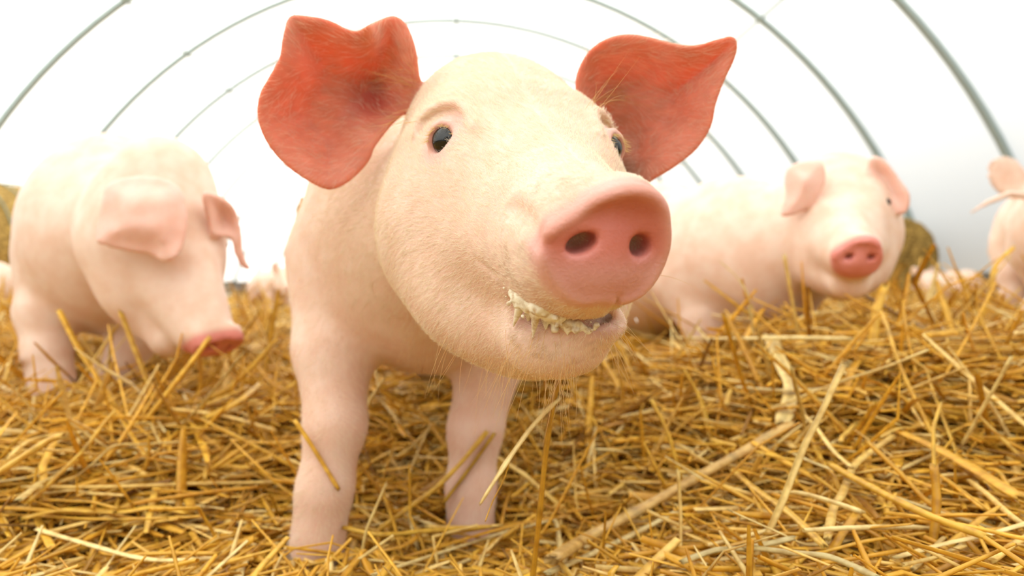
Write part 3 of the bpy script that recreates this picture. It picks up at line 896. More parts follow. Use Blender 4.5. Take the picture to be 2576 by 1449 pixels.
# ------------------------------------------------------------------ the other pigs
def finish_pig(name, F, fr, lo, hi, fine, ears, legs, fwd, label, group=None, tail_col=None, hooves=True):
    V, Q = surface_nets(F, *[np.arange(lo[i], hi[i], fine) for i in range(3)])
    V = relax(V, Q, 1); q = fr.loc(V)
    col = np.tile(CREAM * np.array([1.0, 0.97, 0.96]), (len(V), 1))
    sn = sstep(0.218, 0.232, q[:, 1]) * (np.abs(q[:, 0]) < 0.06) * (np.abs(q[:, 2]) < 0.06)
    col = lerp(col, SNOUT, sn)
    th = np.zeros(len(V))
    for E in ears:
        qq = V - E['C']; x, y, z = qq @ E['a'], qq @ E['b'], qq @ E['n']
        d2 = sd_poly(x, y, E['poly']); h = E['height'](x, y, np.minimum(d2, 0))
        th = np.maximum(th, (d2 < 0.004) * sstep(0.025, 0.01, np.abs(z - h)) * 0.6)
    col = lerp(col, np.array([0.84, 0.5, 0.43]), th)
    root = empty(name, tuple(np.mean([l[-1] for l in legs], 0)))
    tag(root, label, 'pig', group)
    put(link('body', mesh_np('body', V, Q, MAT['skin_far'], True, col, th * 0.5)), root)
    for g in (-1, 1):
        pe = fr.wor((g * 0.071, 0.016, 0.002)); n_ = fr.R.T @ np.array([g * 0.82, 0.5, 0.15])
        t = 0.03
        for _ in range(80):                              # walk in from outside to the skin
            v = F((pe + n_ * t)[None])[0]
            if v < 5e-4: break
            t -= max(v * 0.6, 4e-4)
        Ve, Fe = uv_sphere(pe + n_ * (t - 0.006 * fr.s), 0.0095 * fr.s, 16, 10)
        put(link('eye', mesh_np('eye', Ve, Fe, MAT['eye'])), root)
    if hooves:
        for l in legs: put(link('hoof', hoof_mesh('hoof', np.array(l[-1]) - np.array([0, 0, 0.01]), fwd)), root)
    return root


# pig rooting in the straw
f1 = np.array([0.36, -0.28, -0.87]); fr1 = Frame((-0.600, 1.25, 0.112), f1, (0.8, -0.3, 0.4), 1.0)
F1 = Field(); head_ops(F1, fr1); disc_ops(F1, fr1)
F1.cone(fr1.wor((0, -0.07, -0.07)), (-0.80, 1.42, 0.1), 0.105, 0.16, k=0.05)
F1.ell((-0.87, 1.52, 0.115), (0.185, 0.22, 0.225), k=0.06)
F1.ell((-1.02, 1.85, 0.1), (0.2, 0.32, 0.225), k=0.06)
F1.ell((-1.16, 2.15, 0.11), (0.18, 0.2, 0.21), k=0.05)
L1 = [[(-0.955, 1.45, 0.04), (-0.955, 1.4, -0.05), (-0.94, 1.38, -0.13), (-0.925, 1.37, -0.18), (-0.91, 1.36, -0.225)],
      [(-0.76, 1.5, 0.0), (-0.80, 1.48, -0.08), (-0.825, 1.47, -0.13), (-0.845, 1.46, -0.17), (-0.86, 1.45, -0.21)],
      [(-1.26, 2.2, 0.0), (-1.27, 2.16, -0.05), (-1.27, 2.22, -0.12), (-1.27, 2.21, -0.17), (-1.27, 2.2, -0.2)],
      [(-1.08, 2.22, 0.0), (-1.08, 2.18, -0.05), (-1.07, 2.24, -0.12), (-1.07, 2.23, -0.17), (-1.07, 2.22, -0.2)]]
for i, l in enumerate(L1): leg_ops(F1, l, (0.085, 0.055, 0.042, 0.038, 0.04) if i < 2 else (0.11, 0.07, 0.04, 0.034, 0.036), 0.04)
F1.chain([(-1.2, 2.33, 0.2), (-1.2, 2.38, 0.19), (-1.18, 2.39, 0.15)], [0.013, 0.01, 0.005], 0.02)
e1 = [ear_op(F1, [(262, 470), (300, 447), (360, 440), (425, 452), (462, 488), (472, 560), (458, 618), (436, 650), (404, 656), (376, 640), (320, 632), (262, 618), (240, 605), (248, 540)],
             (360, 545), float(F1.hits([(360, 545)], 0.9, 2.0)[0][1]) - 0.03, (0.25, -0.35), -0.03, ((430, 640, 40, 30, 0.012, 0),), 0.012, 0.018, (370, 470)),
      ear_op(F1, [(508, 485), (545, 488), (582, 510), (603, 550), (610, 600), (614, 640), (634, 684), (606, 672), (590, 640), (582, 606), (560, 596), (532, 596), (520, 550)],
             (560, 560), 1.24, (-0.5, 0.1), 0.03, ((560, 560, 26, 40, -0.015, 0),), 0.012, 0.018, (520, 490))]
pig1 = finish_pig('pig', F1, fr1, (-1.42, 1.0, -0.27), (-0.44, 2.45, 0.4), 0.0058, e1, L1, (0.3, -1, 0), 'pale pig with lowered head rooting in the straw, near ear flopped over its eye')

# pig standing behind the straw mound, facing the lens
fr2 = Frame((0.678, 1.40, 0.178), np.array([-0.073, -0.21, -0.143]), (0, 0, 1), 0.95)
F2 = Field(); head_ops(F2, fr2); disc_ops(F2, fr2)
F2.cone(fr2.wor((0, -0.07, -0.08)), (0.60, 1.62, 0.06), 0.105, 0.16, k=0.05)
F2.ell((0.55, 1.72, 0.07), (0.19, 0.22, 0.21), k=0.06)
F2.ell((0.44, 2.02, 0.085), (0.195, 0.32, 0.225), k=0.06)
F2.ell((0.34, 2.33, 0.1), (0.175, 0.2, 0.195), k=0.05)
L2 = [[(0.45, 1.68, 0.0), (0.455, 1.62, -0.08), (0.46, 1.59, -0.16), (0.46, 1.58, -0.22), (0.46, 1.57, -0.28)],
      [(0.66, 1.7, 0.0), (0.655, 1.64, -0.08), (0.655, 1.61, -0.16), (0.655, 1.6, -0.22), (0.655, 1.59, -0.28)],
      [(0.24, 2.36, 0.0), (0.23, 2.32, -0.07), (0.22, 2.38, -0.15), (0.22, 2.37, -0.2), (0.22, 2.36, -0.25)],
      [(0.44, 2.4, 0.0), (0.46, 2.36, -0.07), (0.46, 2.42, -0.15), (0.46, 2.41, -0.2), (0.46, 2.4, -0.25)]]
for i, l in enumerate(L2): leg_ops(F2, l, (0.085, 0.055, 0.042, 0.036, 0.038) if i < 2 else (0.11, 0.07, 0.04, 0.034, 0.036), 0.04)
F2.chain([(0.28, 2.5, 0.16), (0.26, 2.56, 0.15), (0.28, 2.58, 0.11)], [0.013, 0.01, 0.005], 0.02)
e2 = [ear_op(F2, [(1978, 425), (2005, 408), (2045, 402), (2070, 408), (2078, 450), (2062, 488), (2036, 518), (2005, 538), (1965, 547), (1964, 530), (1975, 490), (1972, 455)],
             (2020, 470), float(F2.hits([(2030, 470)], 1.0, 2.0)[0][1]) - 0.03, (0.3, -0.3), -0.025, (), 0.012, 0.018, (2050, 420)),
      ear_op(F2, [(2180, 410), (2196, 392), (2222, 398), (2246, 425), (2268, 455), (2288, 485), (2288, 518), (2272, 541), (2250, 530), (2226, 520), (2205, 490), (2190, 450)],
             (2232, 460), float(F2.hits([(2196, 455)], 1.0, 2.0)[0][1]) + 0.0, (0.15, -0.1), 0.028, ((2225, 470, 24, 50, -0.015, 0.4),), 0.012, 0.018, (2190, 420))]
pig2 = finish_pig('pig', F2, fr2, (0.08, 1.13, -0.32), (0.98, 2.62, 0.34), 0.0058, e2, L2, (0, -1, 0), 'pink pig facing forward behind the straw mound with folded ears over its eyes')

# pigs further off: one standing pig, copied
fr3 = Frame((0, -0.52, 0.46), (0, -0.85, -0.52), (0, 0, 1), 1.0)
F3 = Field(); head_ops(F3, fr3); disc_ops(F3, fr3)
F3.cone(fr3.wor((0, -0.07, -0.075)), (0, -0.2, 0.4), 0.1, 0.15, k=0.05)
F3.ell((0, -0.15, 0.38), (0.165, 0.2, 0.18), k=0.06); F3.ell((0, 0.13, 0.38), (0.175, 0.3, 0.19), k=0.06); F3.ell((0, 0.4, 0.39), (0.165, 0.19, 0.185), k=0.05)
L3 = [[(g * 0.1, -0.2, 0.33), (g * 0.105, -0.25, 0.22), (g * 0.1, -0.27, 0.13), (g * 0.1, -0.275, 0.07), (g * 0.1, -0.285, 0.03)] for g in (-1, 1)] + \
     [[(g * 0.1, 0.42, 0.33), (g * 0.11, 0.38, 0.22), (g * 0.1, 0.46, 0.14), (g * 0.1, 0.45, 0.07), (g * 0.1, 0.44, 0.03)] for g in (-1, 1)]
for i, l in enumerate(L3): leg_ops(F3, l, (0.08, 0.052, 0.038, 0.033, 0.035) if i < 2 else (0.11, 0.07, 0.038, 0.032, 0.034), 0.04)
F3.chain([(0, 0.58, 0.48), (0.0, 0.64, 0.485), (0.01, 0.7, 0.46), (0.015, 0.75, 0.43)], [0.013, 0.01, 0.008, 0.004], 0.02)
for g in (-1, 1):
    fe = Frame(fr3.wor((g * 0.11, -0.07, 0.075)), (-g * 0.35, -0.8, -0.15), (g * 0.55, 0.1, 0.8), 1.0)
    F3.ell((0, 0, 0.01), (0.06, 0.008, 0.085), 0.015, fe); F3.ell((0, 0.02, 0.0), (0.035, 0.016, 0.06), 0.01, fe, True)
far0 = finish_pig('pig', F3, fr3, (-0.3, -0.82, -0.03), (0.3, 0.8, 0.68), 0.0075, [], L3, (0, -1, 0), 'x')


def place_far(src, loc, rz, s, label, first=False):
    if first: r = src
    else:
        r = src.copy(); COL.objects.link(r)
        for ch in list(src.children):
            c = ch.copy(); COL.objects.link(c); c.parent = r; c.matrix_parent_inverse = ch.matrix_parent_inverse.copy()
    r.rotation_euler = (0, 0, rz); r.scale = (s, s, s)
    base0 = Vector(FAR_BASE) * s; base0.rotate(Matrix.Rotation(rz, 3, 'Z'))
    r.location = Vector(loc) + base0
    r['label'] = label
    return r


FAR_BASE = tuple(far0.location)
def deg(a): return math.radians(a)
place_far(far0, (1.98, 1.95, -0.2), deg(96), 0.95, 'pig seen from behind with a straight thin tail, standing by the side boards', True)
place_far(far0, (2.16, 2.77, -0.16), deg(-37), 0.98, 'pig with a raised pink ear beyond the pig with the straight tail')
place_far(far0, (-1.47, 4.2, -0.17), deg(35), 0.5, 'small pale pig between the rooting pig and the pig with red ears')
place_far(far0, (2.9, 4.55, -0.17), deg(180), 0.5, 'tiny distant pink pig beside the round bale and low board')
place_far(far0, (-2.9, 3.45, -0.22), deg(-80), 0.62, 'pale distant pig beside the bale behind the rooting pig')

# ------------------------------------------------------------------ bales
def round_bale(c, r, ln, axis, label):
    axis = np.asarray(axis, float); axis /= np.linalg.norm(axis)
    root = empty('straw_bale', (c[0], c[1], c[2] - r)); tag(root, label, 'bale')
    a = np.cross([0, 0, 1.0], axis); b = np.array([0, 0, 1.0]); n, m = 56, 22
    V = []
    prof = [(-0.5, 0.05), (-0.5, 0.5), (-0.5, 0.9), (-0.47, 0.98)] + [(x, 1.0) for x in np.linspace(-0.4, 0.4, m - 8)] + [(0.47, 0.98), (0.5, 0.9), (0.5, 0.5), (0.5, 0.05)]
    for x, rr in prof:
        for j in range(n):
            t = j / n * 2 * np.pi; k = r * rr * (1 + 0.02 * math.sin(5 * t + 9 * x) + random.gauss(0, 0.012))
            V.append(np.asarray(c) + axis * (x * ln + random.gauss(0, 0.006)) + (a * math.cos(t) + b * math.sin(t)) * k)
    V = np.array(V); i, j = np.meshgrid(np.arange(m - 1), np.arange(n), indexing='ij')
    F = np.stack([i * n + j, (i + 1) * n + j, (i + 1) * n + (j + 1) % n, i * n + (j + 1) % n], -1).reshape(-1, 4)
    Fe = [np.arange(n)[None], (np.arange(n) + (m - 1) * n)[None, ::-1]]
    put(link('bale_body', mesh_np('bale_body', V, [F] + Fe, MAT['bale'])), root)
    for x in (-0.3, -0.1, 0.1, 0.3):
        t = np.arange(33) / 32 * 2 * np.pi
        Vt, Ft, _ = tube_np(np.asarray(c) + axis * x * ln + (np.cos(t)[:, None] * a + np.sin(t)[:, None] * b) * r * 1.02, 0.005, 5, 1, False, tuple(axis))
        put(link('twine', mesh_np('twine', Vt, Ft, MAT['twine'])), root)
    return root


round_bale((3.04, 5.8, 0.2), 0.38, 0.75, (-0.0815, 1, 0), 'round straw bale standing against the side boards behind the forward facing pig')
round_bale((-3.74, 4.7, 0.25), 0.5, 0.9, (0.25, 1, 0), 'round straw bale behind the rooting pig')

# ------------------------------------------------------------------ loose straw
PALE, GOLD, AMBER, BROWN = np.array([0.98, 0.8, 0.36]), np.array([0.95, 0.58, 0.065]), np.array([0.76, 0.39, 0.03]), np.array([0.3, 0.14, 0.03])


def straw_tints(n):
    t = rng.random(n)[:, None]; u = rng.random(n)
    c = np.where((u < 0.28)[:, None], PALE + (GOLD - PALE) * t, np.where((u < 0.72)[:, None], GOLD + (AMBER - GOLD) * t * 0.6, np.where((u < 0.93)[:, None], AMBER + (GOLD - AMBER) * t * 0.5, BROWN + (AMBER - BROWN) * t)))
    return c * rng.uniform(0.85, 1.1, (n, 1))


def straw_paths(x, y, lift, length, pitch, yaw, seg=4, kink=0.5):
    """bent centre lines: n stalks of seg+1 points each, resting at ground + lift"""
    n = len(x); pts = np.zeros((n, seg + 1, 3))
    d = np.stack([np.cos(yaw) * np.cos(pitch), np.sin(yaw) * np.cos(pitch), np.sin(pitch)], -1)
    k = rng.integers(1, seg, n)
    p = np.zeros((n, 3)); st = length / seg
    for i in range(seg):
        on = (k == i)[:, None]
        d = d + on * rng.normal(0, kink, (n, 3)) * np.array([1, 1, 0.5]) * (rng.random((n, 1)) < 0.55) + rng.normal(0, 0.04, (n, 3))
        d /= np.linalg.norm(d, axis=1)[:, None]
        p = p + d * st[:, None]; pts[:, i + 1] = p
    pts -= pts.mean(1, keepdims=True) * np.array([1, 1, 1])
    steep = np.abs(np.sin(pitch)) > 0.35
    low = pts[:, :, 2].min(1)
    pts += np.stack([x, y, ground(x, y) + lift + np.where(steep, -low * 0.75, 0)], -1)[:, None, :]
    return pts


def straw_mesh(pts, rad, flat, sides=5):
    """tubes (or flattened blades) round centre lines, all stalks at once"""
    n, m, _ = pts.shape
    T = np.gradient(pts, axis=1); T /= np.linalg.norm(T, axis=2)[..., None] + 1e-12
    ref = rng.normal(0, 0.5, (n, 1, 3)) + np.array([0, 0, 1.0]); A = np.cross(ref, T); A /= np.linalg.norm(A, axis=2)[..., None] + 1e-12
    Bv = np.cross(T, A); th = np.arange(sides) / sides * 2 * np.pi
    taper = np.concatenate([[0.8], np.ones(m - 2), [0.55]])
    R = rad[:, None, None, None] * taper[None, :, None, None]
    V = pts[:, :, None, :] + R * (np.cos(th)[None, None, :, None] * A[:, :, None, :] + flat[:, None, None, None] * np.sin(th)[None, None, :, None] * Bv[:, :, None, :])
    i, j = np.meshgrid(np.arange(m - 1), np.arange(sides), indexing='ij')
    f = np.stack([i * sides + j, i * sides + (j + 1) % sides, (i + 1) * sides + (j + 1) % sides, (i + 1) * sides + j], -1).reshape(-1, 4)
    F = (np.arange(n)[:, None, None] * (m * sides) + f[None]).reshape(-1, 4)
    return V.reshape(-1, 3), F


def clear_of_pigs(pts, marg=0.004):
    n, m, _ = pts.shape; ok = np.ones(n, bool)
    for Fd, ymin, ymax, x0, x1 in ((F0, 0.3, 1.8, -0.4, 0.35), (F1, 1.0, 2.5, -1.45, -0.4), (F2, 1.1, 2.7, 0.05, 1.0)):
        c = pts.mean(1); near = np.nonzero((c[:, 1] > ymin - 0.1) & (c[:, 1] < ymax + 0.1) & (c[:, 0] > x0 - 0.15) & (c[:, 0] < x1 + 0.15))[0]
        if len(near): ok[near] &= (Fd(pts[near].reshape(-1, 3)) > marg).reshape(-1, m).all(1)
    return ok


def patch(n, y0, y1, power=1.0, margin=1.4):
    y = y0 + (y1 - y0) * rng.random(n) ** power
    x = (rng.random(n) * 2 - 1) * (0.76 * margin * y + 0.15)
    keep = np.abs(x + math.tan(AX) * y) < 3.8
    return x[keep], y[keep]


def stalk_shape(pts, width, tint, flat=0.75, nodes=(), n=14, sub=7, taper=(0.95, 0.85)):
    """one straw stalk picked out by eye: swept, slightly uneven, with swollen joints"""
    c = catmull(pts, sub); m = len(c); t = np.linspace(0, 1, m)
    r = width * 0.5 * (1 + 0.06 * np.sin(t * 23)) * np.interp(t, [0, 0.06, 0.94, 1], [taper[0], 1, 1, taper[1]])
    for k in nodes: r = r * (1 + 0.16 * np.exp(-((t - k) / 0.012) ** 2))
    V, F, tr = tube_np(c, r, n, flat)
    # fibres run along the stalk, joints are darker, ends are broken unevenly
    fib = rng.uniform(0.72, 1.12, n); k = np.arange(len(V)); ring = np.minimum(k // n, m - 1)
    shade = fib[k % n] * (0.88 + 0.2 * vnoise(V, 120))
    for q in nodes: shade = shade * (1 - 0.4 * np.exp(-((t[ring] - q) / 0.009) ** 2))
    col = np.tile(tint, (len(V), 1)) * shade[:, None]
    T0 = c[0] - c[1]; T1 = c[-1] - c[-2]; jag = rng.uniform(0, 1.6, n)[:, None]
    V[:n] += T0 / np.linalg.norm(T0) * jag * width * 0.5; V[(m - 1) * n:m * n] += T1 / np.linalg.norm(T1) * np.roll(jag, 3, 0) * width * 0.5
    return V, F, tr, col


def stalk_object(shape, label, group=None):
    V, F, tr, col = shape
    return tag(link('straw_stalk', mesh_np('straw_stalk', V, [F, tr], MAT['straw'], True, col)), label, 'straw', group)


from mathutils.bvhtree import BVHTree


def tree(V, *Fs):
    return BVHTree.FromPolygons(V.tolist(), [f for F in Fs for f in F.tolist()])


def pig_tree(zmax=0.1):
    """the low parts of every pig and bale, which the straw has to lie around"""
    bpy.context.view_layer.update()
    Vs, Fs, o0 = [], [], 0
    for o in COL.objects:
        if o.type != 'MESH' or not o.parent or o.parent.get('category') not in ('pig', 'bale'): continue
        me = o.data; V = np.empty(len(me.vertices) * 3); me.vertices.foreach_get('co', V)
        M = np.array(o.matrix_world); V = V.reshape(-1, 3) @ M[:3, :3].T + M[:3, 3]
        lv = np.empty(len(me.loops), np.int64); me.loops.foreach_get('vertex_index', lv)
        st = np.empty(len(me.polygons), np.int64); me.polygons.foreach_get('loop_start', st)
        ln = np.empty(len(me.polygons), np.int64); me.polygons.foreach_get('loop_total', ln)
        low = np.minimum.reduceat(V[lv, 2], st) < (zmax if o.parent['category'] == 'pig' else 2.0)
        Vs.append(V); Fs += [(lv[a:a + c] + o0).tolist() for a, c in zip(st[low], ln[low])]; o0 += len(V)
    return BVHTree.FromPolygons(np.concatenate(Vs).tolist(), Fs)


PIGS = pig_tree()
LAID = []                                               # (low corner, high corner, tree, V, F) of every stalk laid so far


def crosses(shape, t=None):
    V, F, tr = shape[:3]; t = t or tree(V, F, tr); lo, hi = V.min(0), V.max(0)
    return any((lo < b).all() and (hi > a).all() and t.overlap(u) for a, b, u, _, _ in LAID)


def lay(shape):
    V, F, tr = shape[:3]; LAID.append((V.min(0), V.max(0), tree(V, F, tr), V, np.concatenate([np.concatenate([F[:, :3], F[:, [0, 2, 3]]]), tr])))


def rest(px, py, lift):
    """depth at which the sight line through a pixel meets the bed"""
    d = np.arange(0.45, 3.0, 0.002); g = (H / 2 - py) / FPX * d - ground((px - W / 2) / FPX * d, d) - lift
    k = np.nonzero(g <= 0)[0]
    return d[k[0]] if len(k) else 1.2


def PX(lst): return [P(*a) for a in lst]


def wpx(w, d): return w * d / FPX


HERO = [
    ([(1392, 1405, .60), (1480, 1350, .615), (1580, 1298, .63), (1690, 1236, .65), (1790, 1180, .67), (1880, 1130, .69), (1978, 1072, .71)], 44, np.array([0.86, 0.56, 0.17]), 'thick tan jointed cane lying diagonally over the straw mound', 0.55, (0.18, 0.36, 0.58, 0.76, 0.9)),
    ([(940, 1446, .66), (1106, 1391, .66), (1250, 1345, .655), (1361, 1315, .65), (1394, 1307, .648), (1406, 1352, .645), (1411, 1418, .64)], 15, PALE, 'bleached pale straw folded sharply down at its end', 0.5, (0.35,)),
    ([(1412, 938, .63), (1392, 1012, .63), (1374, 1130, .632), (1360, 1270, .635), (1348, 1380, .64)], 17, AMBER * 0.85, 'brown upright stem standing just under the chin', 0.85, (0.3, 0.62)),
    ([(1400, 1008, .615), (1340, 1072, .61), (1290, 1140, .605), (1250, 1200, .60), (1214, 1258, .60)], 24, PALE * 0.9 + GOLD * 0.12, 'split pale yellow straw hanging off the brown upright stem', 0.35, ()),
    ([(1285, 1150, .607), (1268, 1205, .605), (1240, 1260, .604), (1222, 1308, .603)], 9, GOLD, 'narrow yellow splinter peeling from the split pale straw', 0.35, ()),
    ([(2118, 926, .74), (2070, 1030, .73), (2020, 1130, .72), (1960, 1280, .70), (1880, 1445, .69)], 19, PALE * 0.6 + GOLD * 0.35, 'long straight pale straw leaning across the right-hand mound with a pointed tip', 0.6, (0.47, 0.8)),
    ([(1938, 846, 1.02), (1962, 905, 1.01), (1990, 968, 1.0), (1985, 1010, 1.0), (1968, 1060, 1.0)], 40, PALE * 0.75 + GOLD * 0.2, 'broad flat straw blade kinked in the middle beside the mound top', 0.12, ()),
    ([(1700, 850, 1.06), (1850, 853, 1.05), (2000, 850, 1.05), (2132, 853, 1.05)], 16, PALE, 'straight cream straw lying level on top of the mound', 0.6, ()),
    ([(1858, 974, .96), (1970, 982, .95), (2095, 978, .94)], 17, PALE * 0.95, 'cream straw lying level below the mound top', 0.5, ()),
    ([(2266, 1085, .76), (2205, 1125, .76), (2148, 1172, .755), (2120, 1240, .75), (2098, 1275, .75), (2082, 1352, .745)], 19, PALE * 0.4 + GOLD * 0.6, 'yellow straw bent in two places like a dog leg', 0.5, (0.45, 0.75)),
    ([(2268, 1088, .79), (2360, 1130, .79), (2450, 1180, .79), (2560, 1248, .78)], 38, AMBER * 0.6 + GOLD * 0.4, 'broad brownish straw sheath running down from the dog-leg straw', 0.3, ()),
    ([(1222, 1090, .80), (1150, 1175, .79), (1090, 1232, .785), (1010, 1290, .78), (950, 1335, .78)], 17, GOLD * 0.85, 'straw leaning in front of the far foreleg, upper of a crossing pair', 0.8, (0.45,)),
    ([(1240, 1096, .80), (1180, 1180, .79), (1118, 1262, .785)], 15, GOLD * 0.75, 'shorter straw crossing in front of the far foreleg', 0.8, ()),
    ([(744, 1060, .79), (790, 1130, .785), (850, 1228, .78)], 15, GOLD, 'short yellow straw crossing the shin of the near foreleg', 0.7, ()),
    ([(-20, 1200, .70), (60, 1148, .70), (128, 1106, .70), (152, 1098, .70)], 21, GOLD * 0.75 + PALE * 0.2, 'stiff golden stalk with a ragged end at the edge below the rooting pig', 0.8, (0.6,)),
    ([(66, 1302, .70), (160, 1282, .70), (300, 1288, .70), (390, 1276, .705), (476, 1290, .71)], 27, GOLD, 'wide golden leaf sheath lying flat below the ragged stalk', 0.3, ()),
    ([(96, 1332, .66), (230, 1372, .66), (380, 1408, .66), (540, 1404, .66)], 14, PALE, 'long whitish straw lying below the wide leaf sheath', 0.6, ()),
    ([(60, 1226, .78), (300, 1224, .78), (520, 1216, .78), (764, 1212, .785)], 14, GOLD * 0.6 + PALE * 0.35, 'very long level straw ending at the near foreleg', 0.7, (0.3, 0.7)),
    ([(972, 1218, .67), (940, 1290, .665), (918, 1350, .66), (904, 1448, .655)], 13, PALE * 0.6 + GOLD * 0.35, 'thin upright straw standing between the two forelegs', 0.6, ()),
    ([(870, 1328, .74), (960, 1345, .74), (1080, 1335, .74), (1230, 1325, .745)], 15, GOLD * 0.8, 'level straw joining the feet of the two forelegs', 0.8, (0.5,)),
    ([(1988, 1355, .62), (1880, 1378, .615), (1800, 1384, .61), (1720, 1412, .6)], 20, PALE * 0.8, 'pale straw with a bowed middle lying under the thick cane', 0.6, ()),
    ([(1880, 1376, .615), (1990, 1390, .615), (2090, 1402, .61), (2200, 1450, .6)], 21, PALE * 0.75, 'pale mouldy straw continuing from the bowed straw', 0.6, ()),
    ([(1380, 1440, .585), (1500, 1388, .59), (1610, 1335, .6), (1724, 1276, .61)], 23, PALE, 'clean cream straw lying just below the thick cane', 0.5, ()),
    ([(1706, 1192, .64), (1712, 1290, .635), (1712, 1408, .62)], 17, PALE * 0.6 + GOLD * 0.4, 'short frayed upright straw crossing behind the thick cane', 0.5, ()),
    ([(758, 500, 1.16), (744, 570, 1.16), (757, 660, 1.16), (754, 760, 1.17), (748, 900, 1.18), (746, 1060, 1.18)], 8, AMBER, 'thin wiry stem rising along the shoulder of the pig with red ears', 0.8, ()),
    ([(2546, 626, 1.22), (2505, 668, 1.21), (2494, 720, 1.2), (2470, 800, 1.2)], 14, GOLD, 'thin straw standing upright before the pig with the straight tail', 0.6, ()),
    ([(1818, 664, 1.14), (1856, 700, 1.13), (1884, 750, 1.12), (1890, 800, 1.12)], 20, PALE * 0.7 + GOLD * 0.2, 'arched pale blade standing before the flank of the forward facing pig', 0.15, ()),
    ([(1974, 648, 1.13), (1986, 720, 1.12), (2006, 830, 1.11)], 20, GOLD * 0.6 + PALE * 0.3, 'upright blade standing before the chest of the forward facing pig', 0.25, ()),
    ([(2222, 728, 1.12), (2206, 780, 1.11), (2196, 860, 1.1)], 24, GOLD, 'stout upright yellow straw on the mound beside the round bale', 0.6, ()),
    ([(152, 788, 1.06), (200, 880, 1.05), (285, 1010, 1.04)], 17, GOLD, 'yellow straw leaning before the near foreleg of the rooting pig', 0.6, ()),
    ([(306, 790, 1.05), (336, 870, 1.04), (376, 970, 1.03)], 15, GOLD * 0.85, 'yellow straw leaning before the chin of the rooting pig', 0.6, ()),
    ([(522, 856, 1.04), (490, 900, 1.03), (446, 956, 1.02)], 20, GOLD, 'yellow straw leaning towards the snout of the rooting pig', 0.6, ()),
    ([(440, 1030, .96), (560, 1046, .95), (690, 1082, .94)], 17, PALE * 0.5 + GOLD * 0.5, 'pale straw lying level behind the near foreleg', 0.6, ()),
    ([(655, 965, .98), (600, 1010, .98), (520, 1050, .97)], 22, GOLD * 0.9, 'stubby golden straw lying beside the shin of the near foreleg', 0.6, ()),
    ([(2350, 1180, .70), (2356, 1260, .69), (2350, 1340, .68)], 22, AMBER * 0.9, 'stout reddish upright stub with a white cut top', 0.9, ()),
    ([(2236, 1240, .70), (2300, 1330, .69), (2350, 1390, .68), (2400, 1446, .67)], 14, AMBER, 'reddish thin stem leaning beside the reddish stub', 0.8, ()),
    ([(2090, 1170, .72), (2180, 1220, .72), (2320, 1290, .71), (2480, 1350, .7)], 20, GOLD, 'golden straw sloping down towards the reddish stub', 0.7, (0.5,)),
    ([(1840, 1180, .73), (1900, 1230, .72), (1985, 1290, .71), (2070, 1370, .70)], 20, GOLD * 0.8 + PALE * 0.2, 'golden straw sloping down under the long leaning straw', 0.5, ()),
    ([(1640, 1010, .82), (1680, 1090, .81), (1712, 1200, .80)], 15, GOLD * 0.95, 'yellow straw sloping behind the upper end of the thick cane', 0.6, ()),
    ([(1720, 930, .93), (1760, 1000, .92), (1782, 1080, .9)], 15, GOLD * 0.9, 'curved yellow straw on the slope under the chin side', 0.5, ()),
]
STAND = {2, 5, 14, 18, 23, 24, 25, 26, 27, 28, 29, 30, 31, 34, 35, 38, 39}       # rise out of the bed; the others lie on it
ON_LEG = {12, 13}                                                                    # cling to a shin
for i, (pp, wd, tint, label, flat, nodes) in enumerate(HERO):
    for k in range(14):
        up = 0.007 * k; q = [list(a) for a in pp]
        if i in STAND:
            b = max(range(len(q)), key=lambda j: q[j][1]); top = q[0 if b else -1]
            sh = np.clip(rest(q[b][0], q[b][1], 0.0) - q[b][2], 0, 0.13) - 0.012 * ((k + 1) // 2) * (-1) ** k
            if i == 2: sh = 0.012 * k * 0.5
            for a in q: a[2] += sh
            pts = PX(q); foot, prev = pts[b], pts[b - 1 if b else 1]
            dv = foot - prev; dv = dv / np.linalg.norm(dv); dv[2] = min(dv[2], -0.35); e = foot.copy()
            for _ in range(90):
                if e[2] < ground(e[0], e[1]) - 0.02: break
                e = e + dv * 0.004
            if np.linalg.norm(e - foot) > 0.006: pts = pts + [e] if b else [e] + pts
        elif i == 3 or i == 4:                                                       # hang from the brown stem
            for a in q: a[2] += STEM_D - 0.63 + 0.0125 - (0.002 if i == 4 else 0)
            pts = PX(q)
        elif i in ON_LEG:
            hp = F0.hits([(min(max(a[0], 800), 900) if i == 13 else min(max(a[0], 1145), 1220), a[1]) for a in q])
            pts = PX([(a[0], a[1], float(h[1]) - wpx(wd, a[2]) * 0.42 - 0.001 - 0.003 * k) for a, h in zip(q, hp)])
        elif i == 11:                                                                # leans from the bed on to the far shin
            d1 = float(F0.hit(1205, 1110)[1]) - 0.009 - 0.004 * k; d0 = min(rest(q[-1][0], q[-1][1], 0.01), d1)
            pts = PX([(a[0], a[1], d1 + (d0 - d1) * t) for a, t in zip(q, np.linspace(0, 1, len(q)))])
        else:
            pts = PX([(a[0], a[1], rest(a[0], a[1], (0.036 if i == 0 else 0.022) + up)) for a in q])
        sh_ = stalk_shape(pts, wpx(wd, pts[0][1]) * (1 if i in STAND else min(1, 0.8 / pts[0][1]) if pts[0][1] < 1 else 0.85), tint, flat, nodes)
        t_ = tree(*sh_[:3])
        if i in (3, 4) or (not crosses(sh_, t_) and not t_.overlap(PIGS)): break
    if i == 2: STEM_D = pts[0][1]
    lay(sh_); stalk_object(sh_, label)

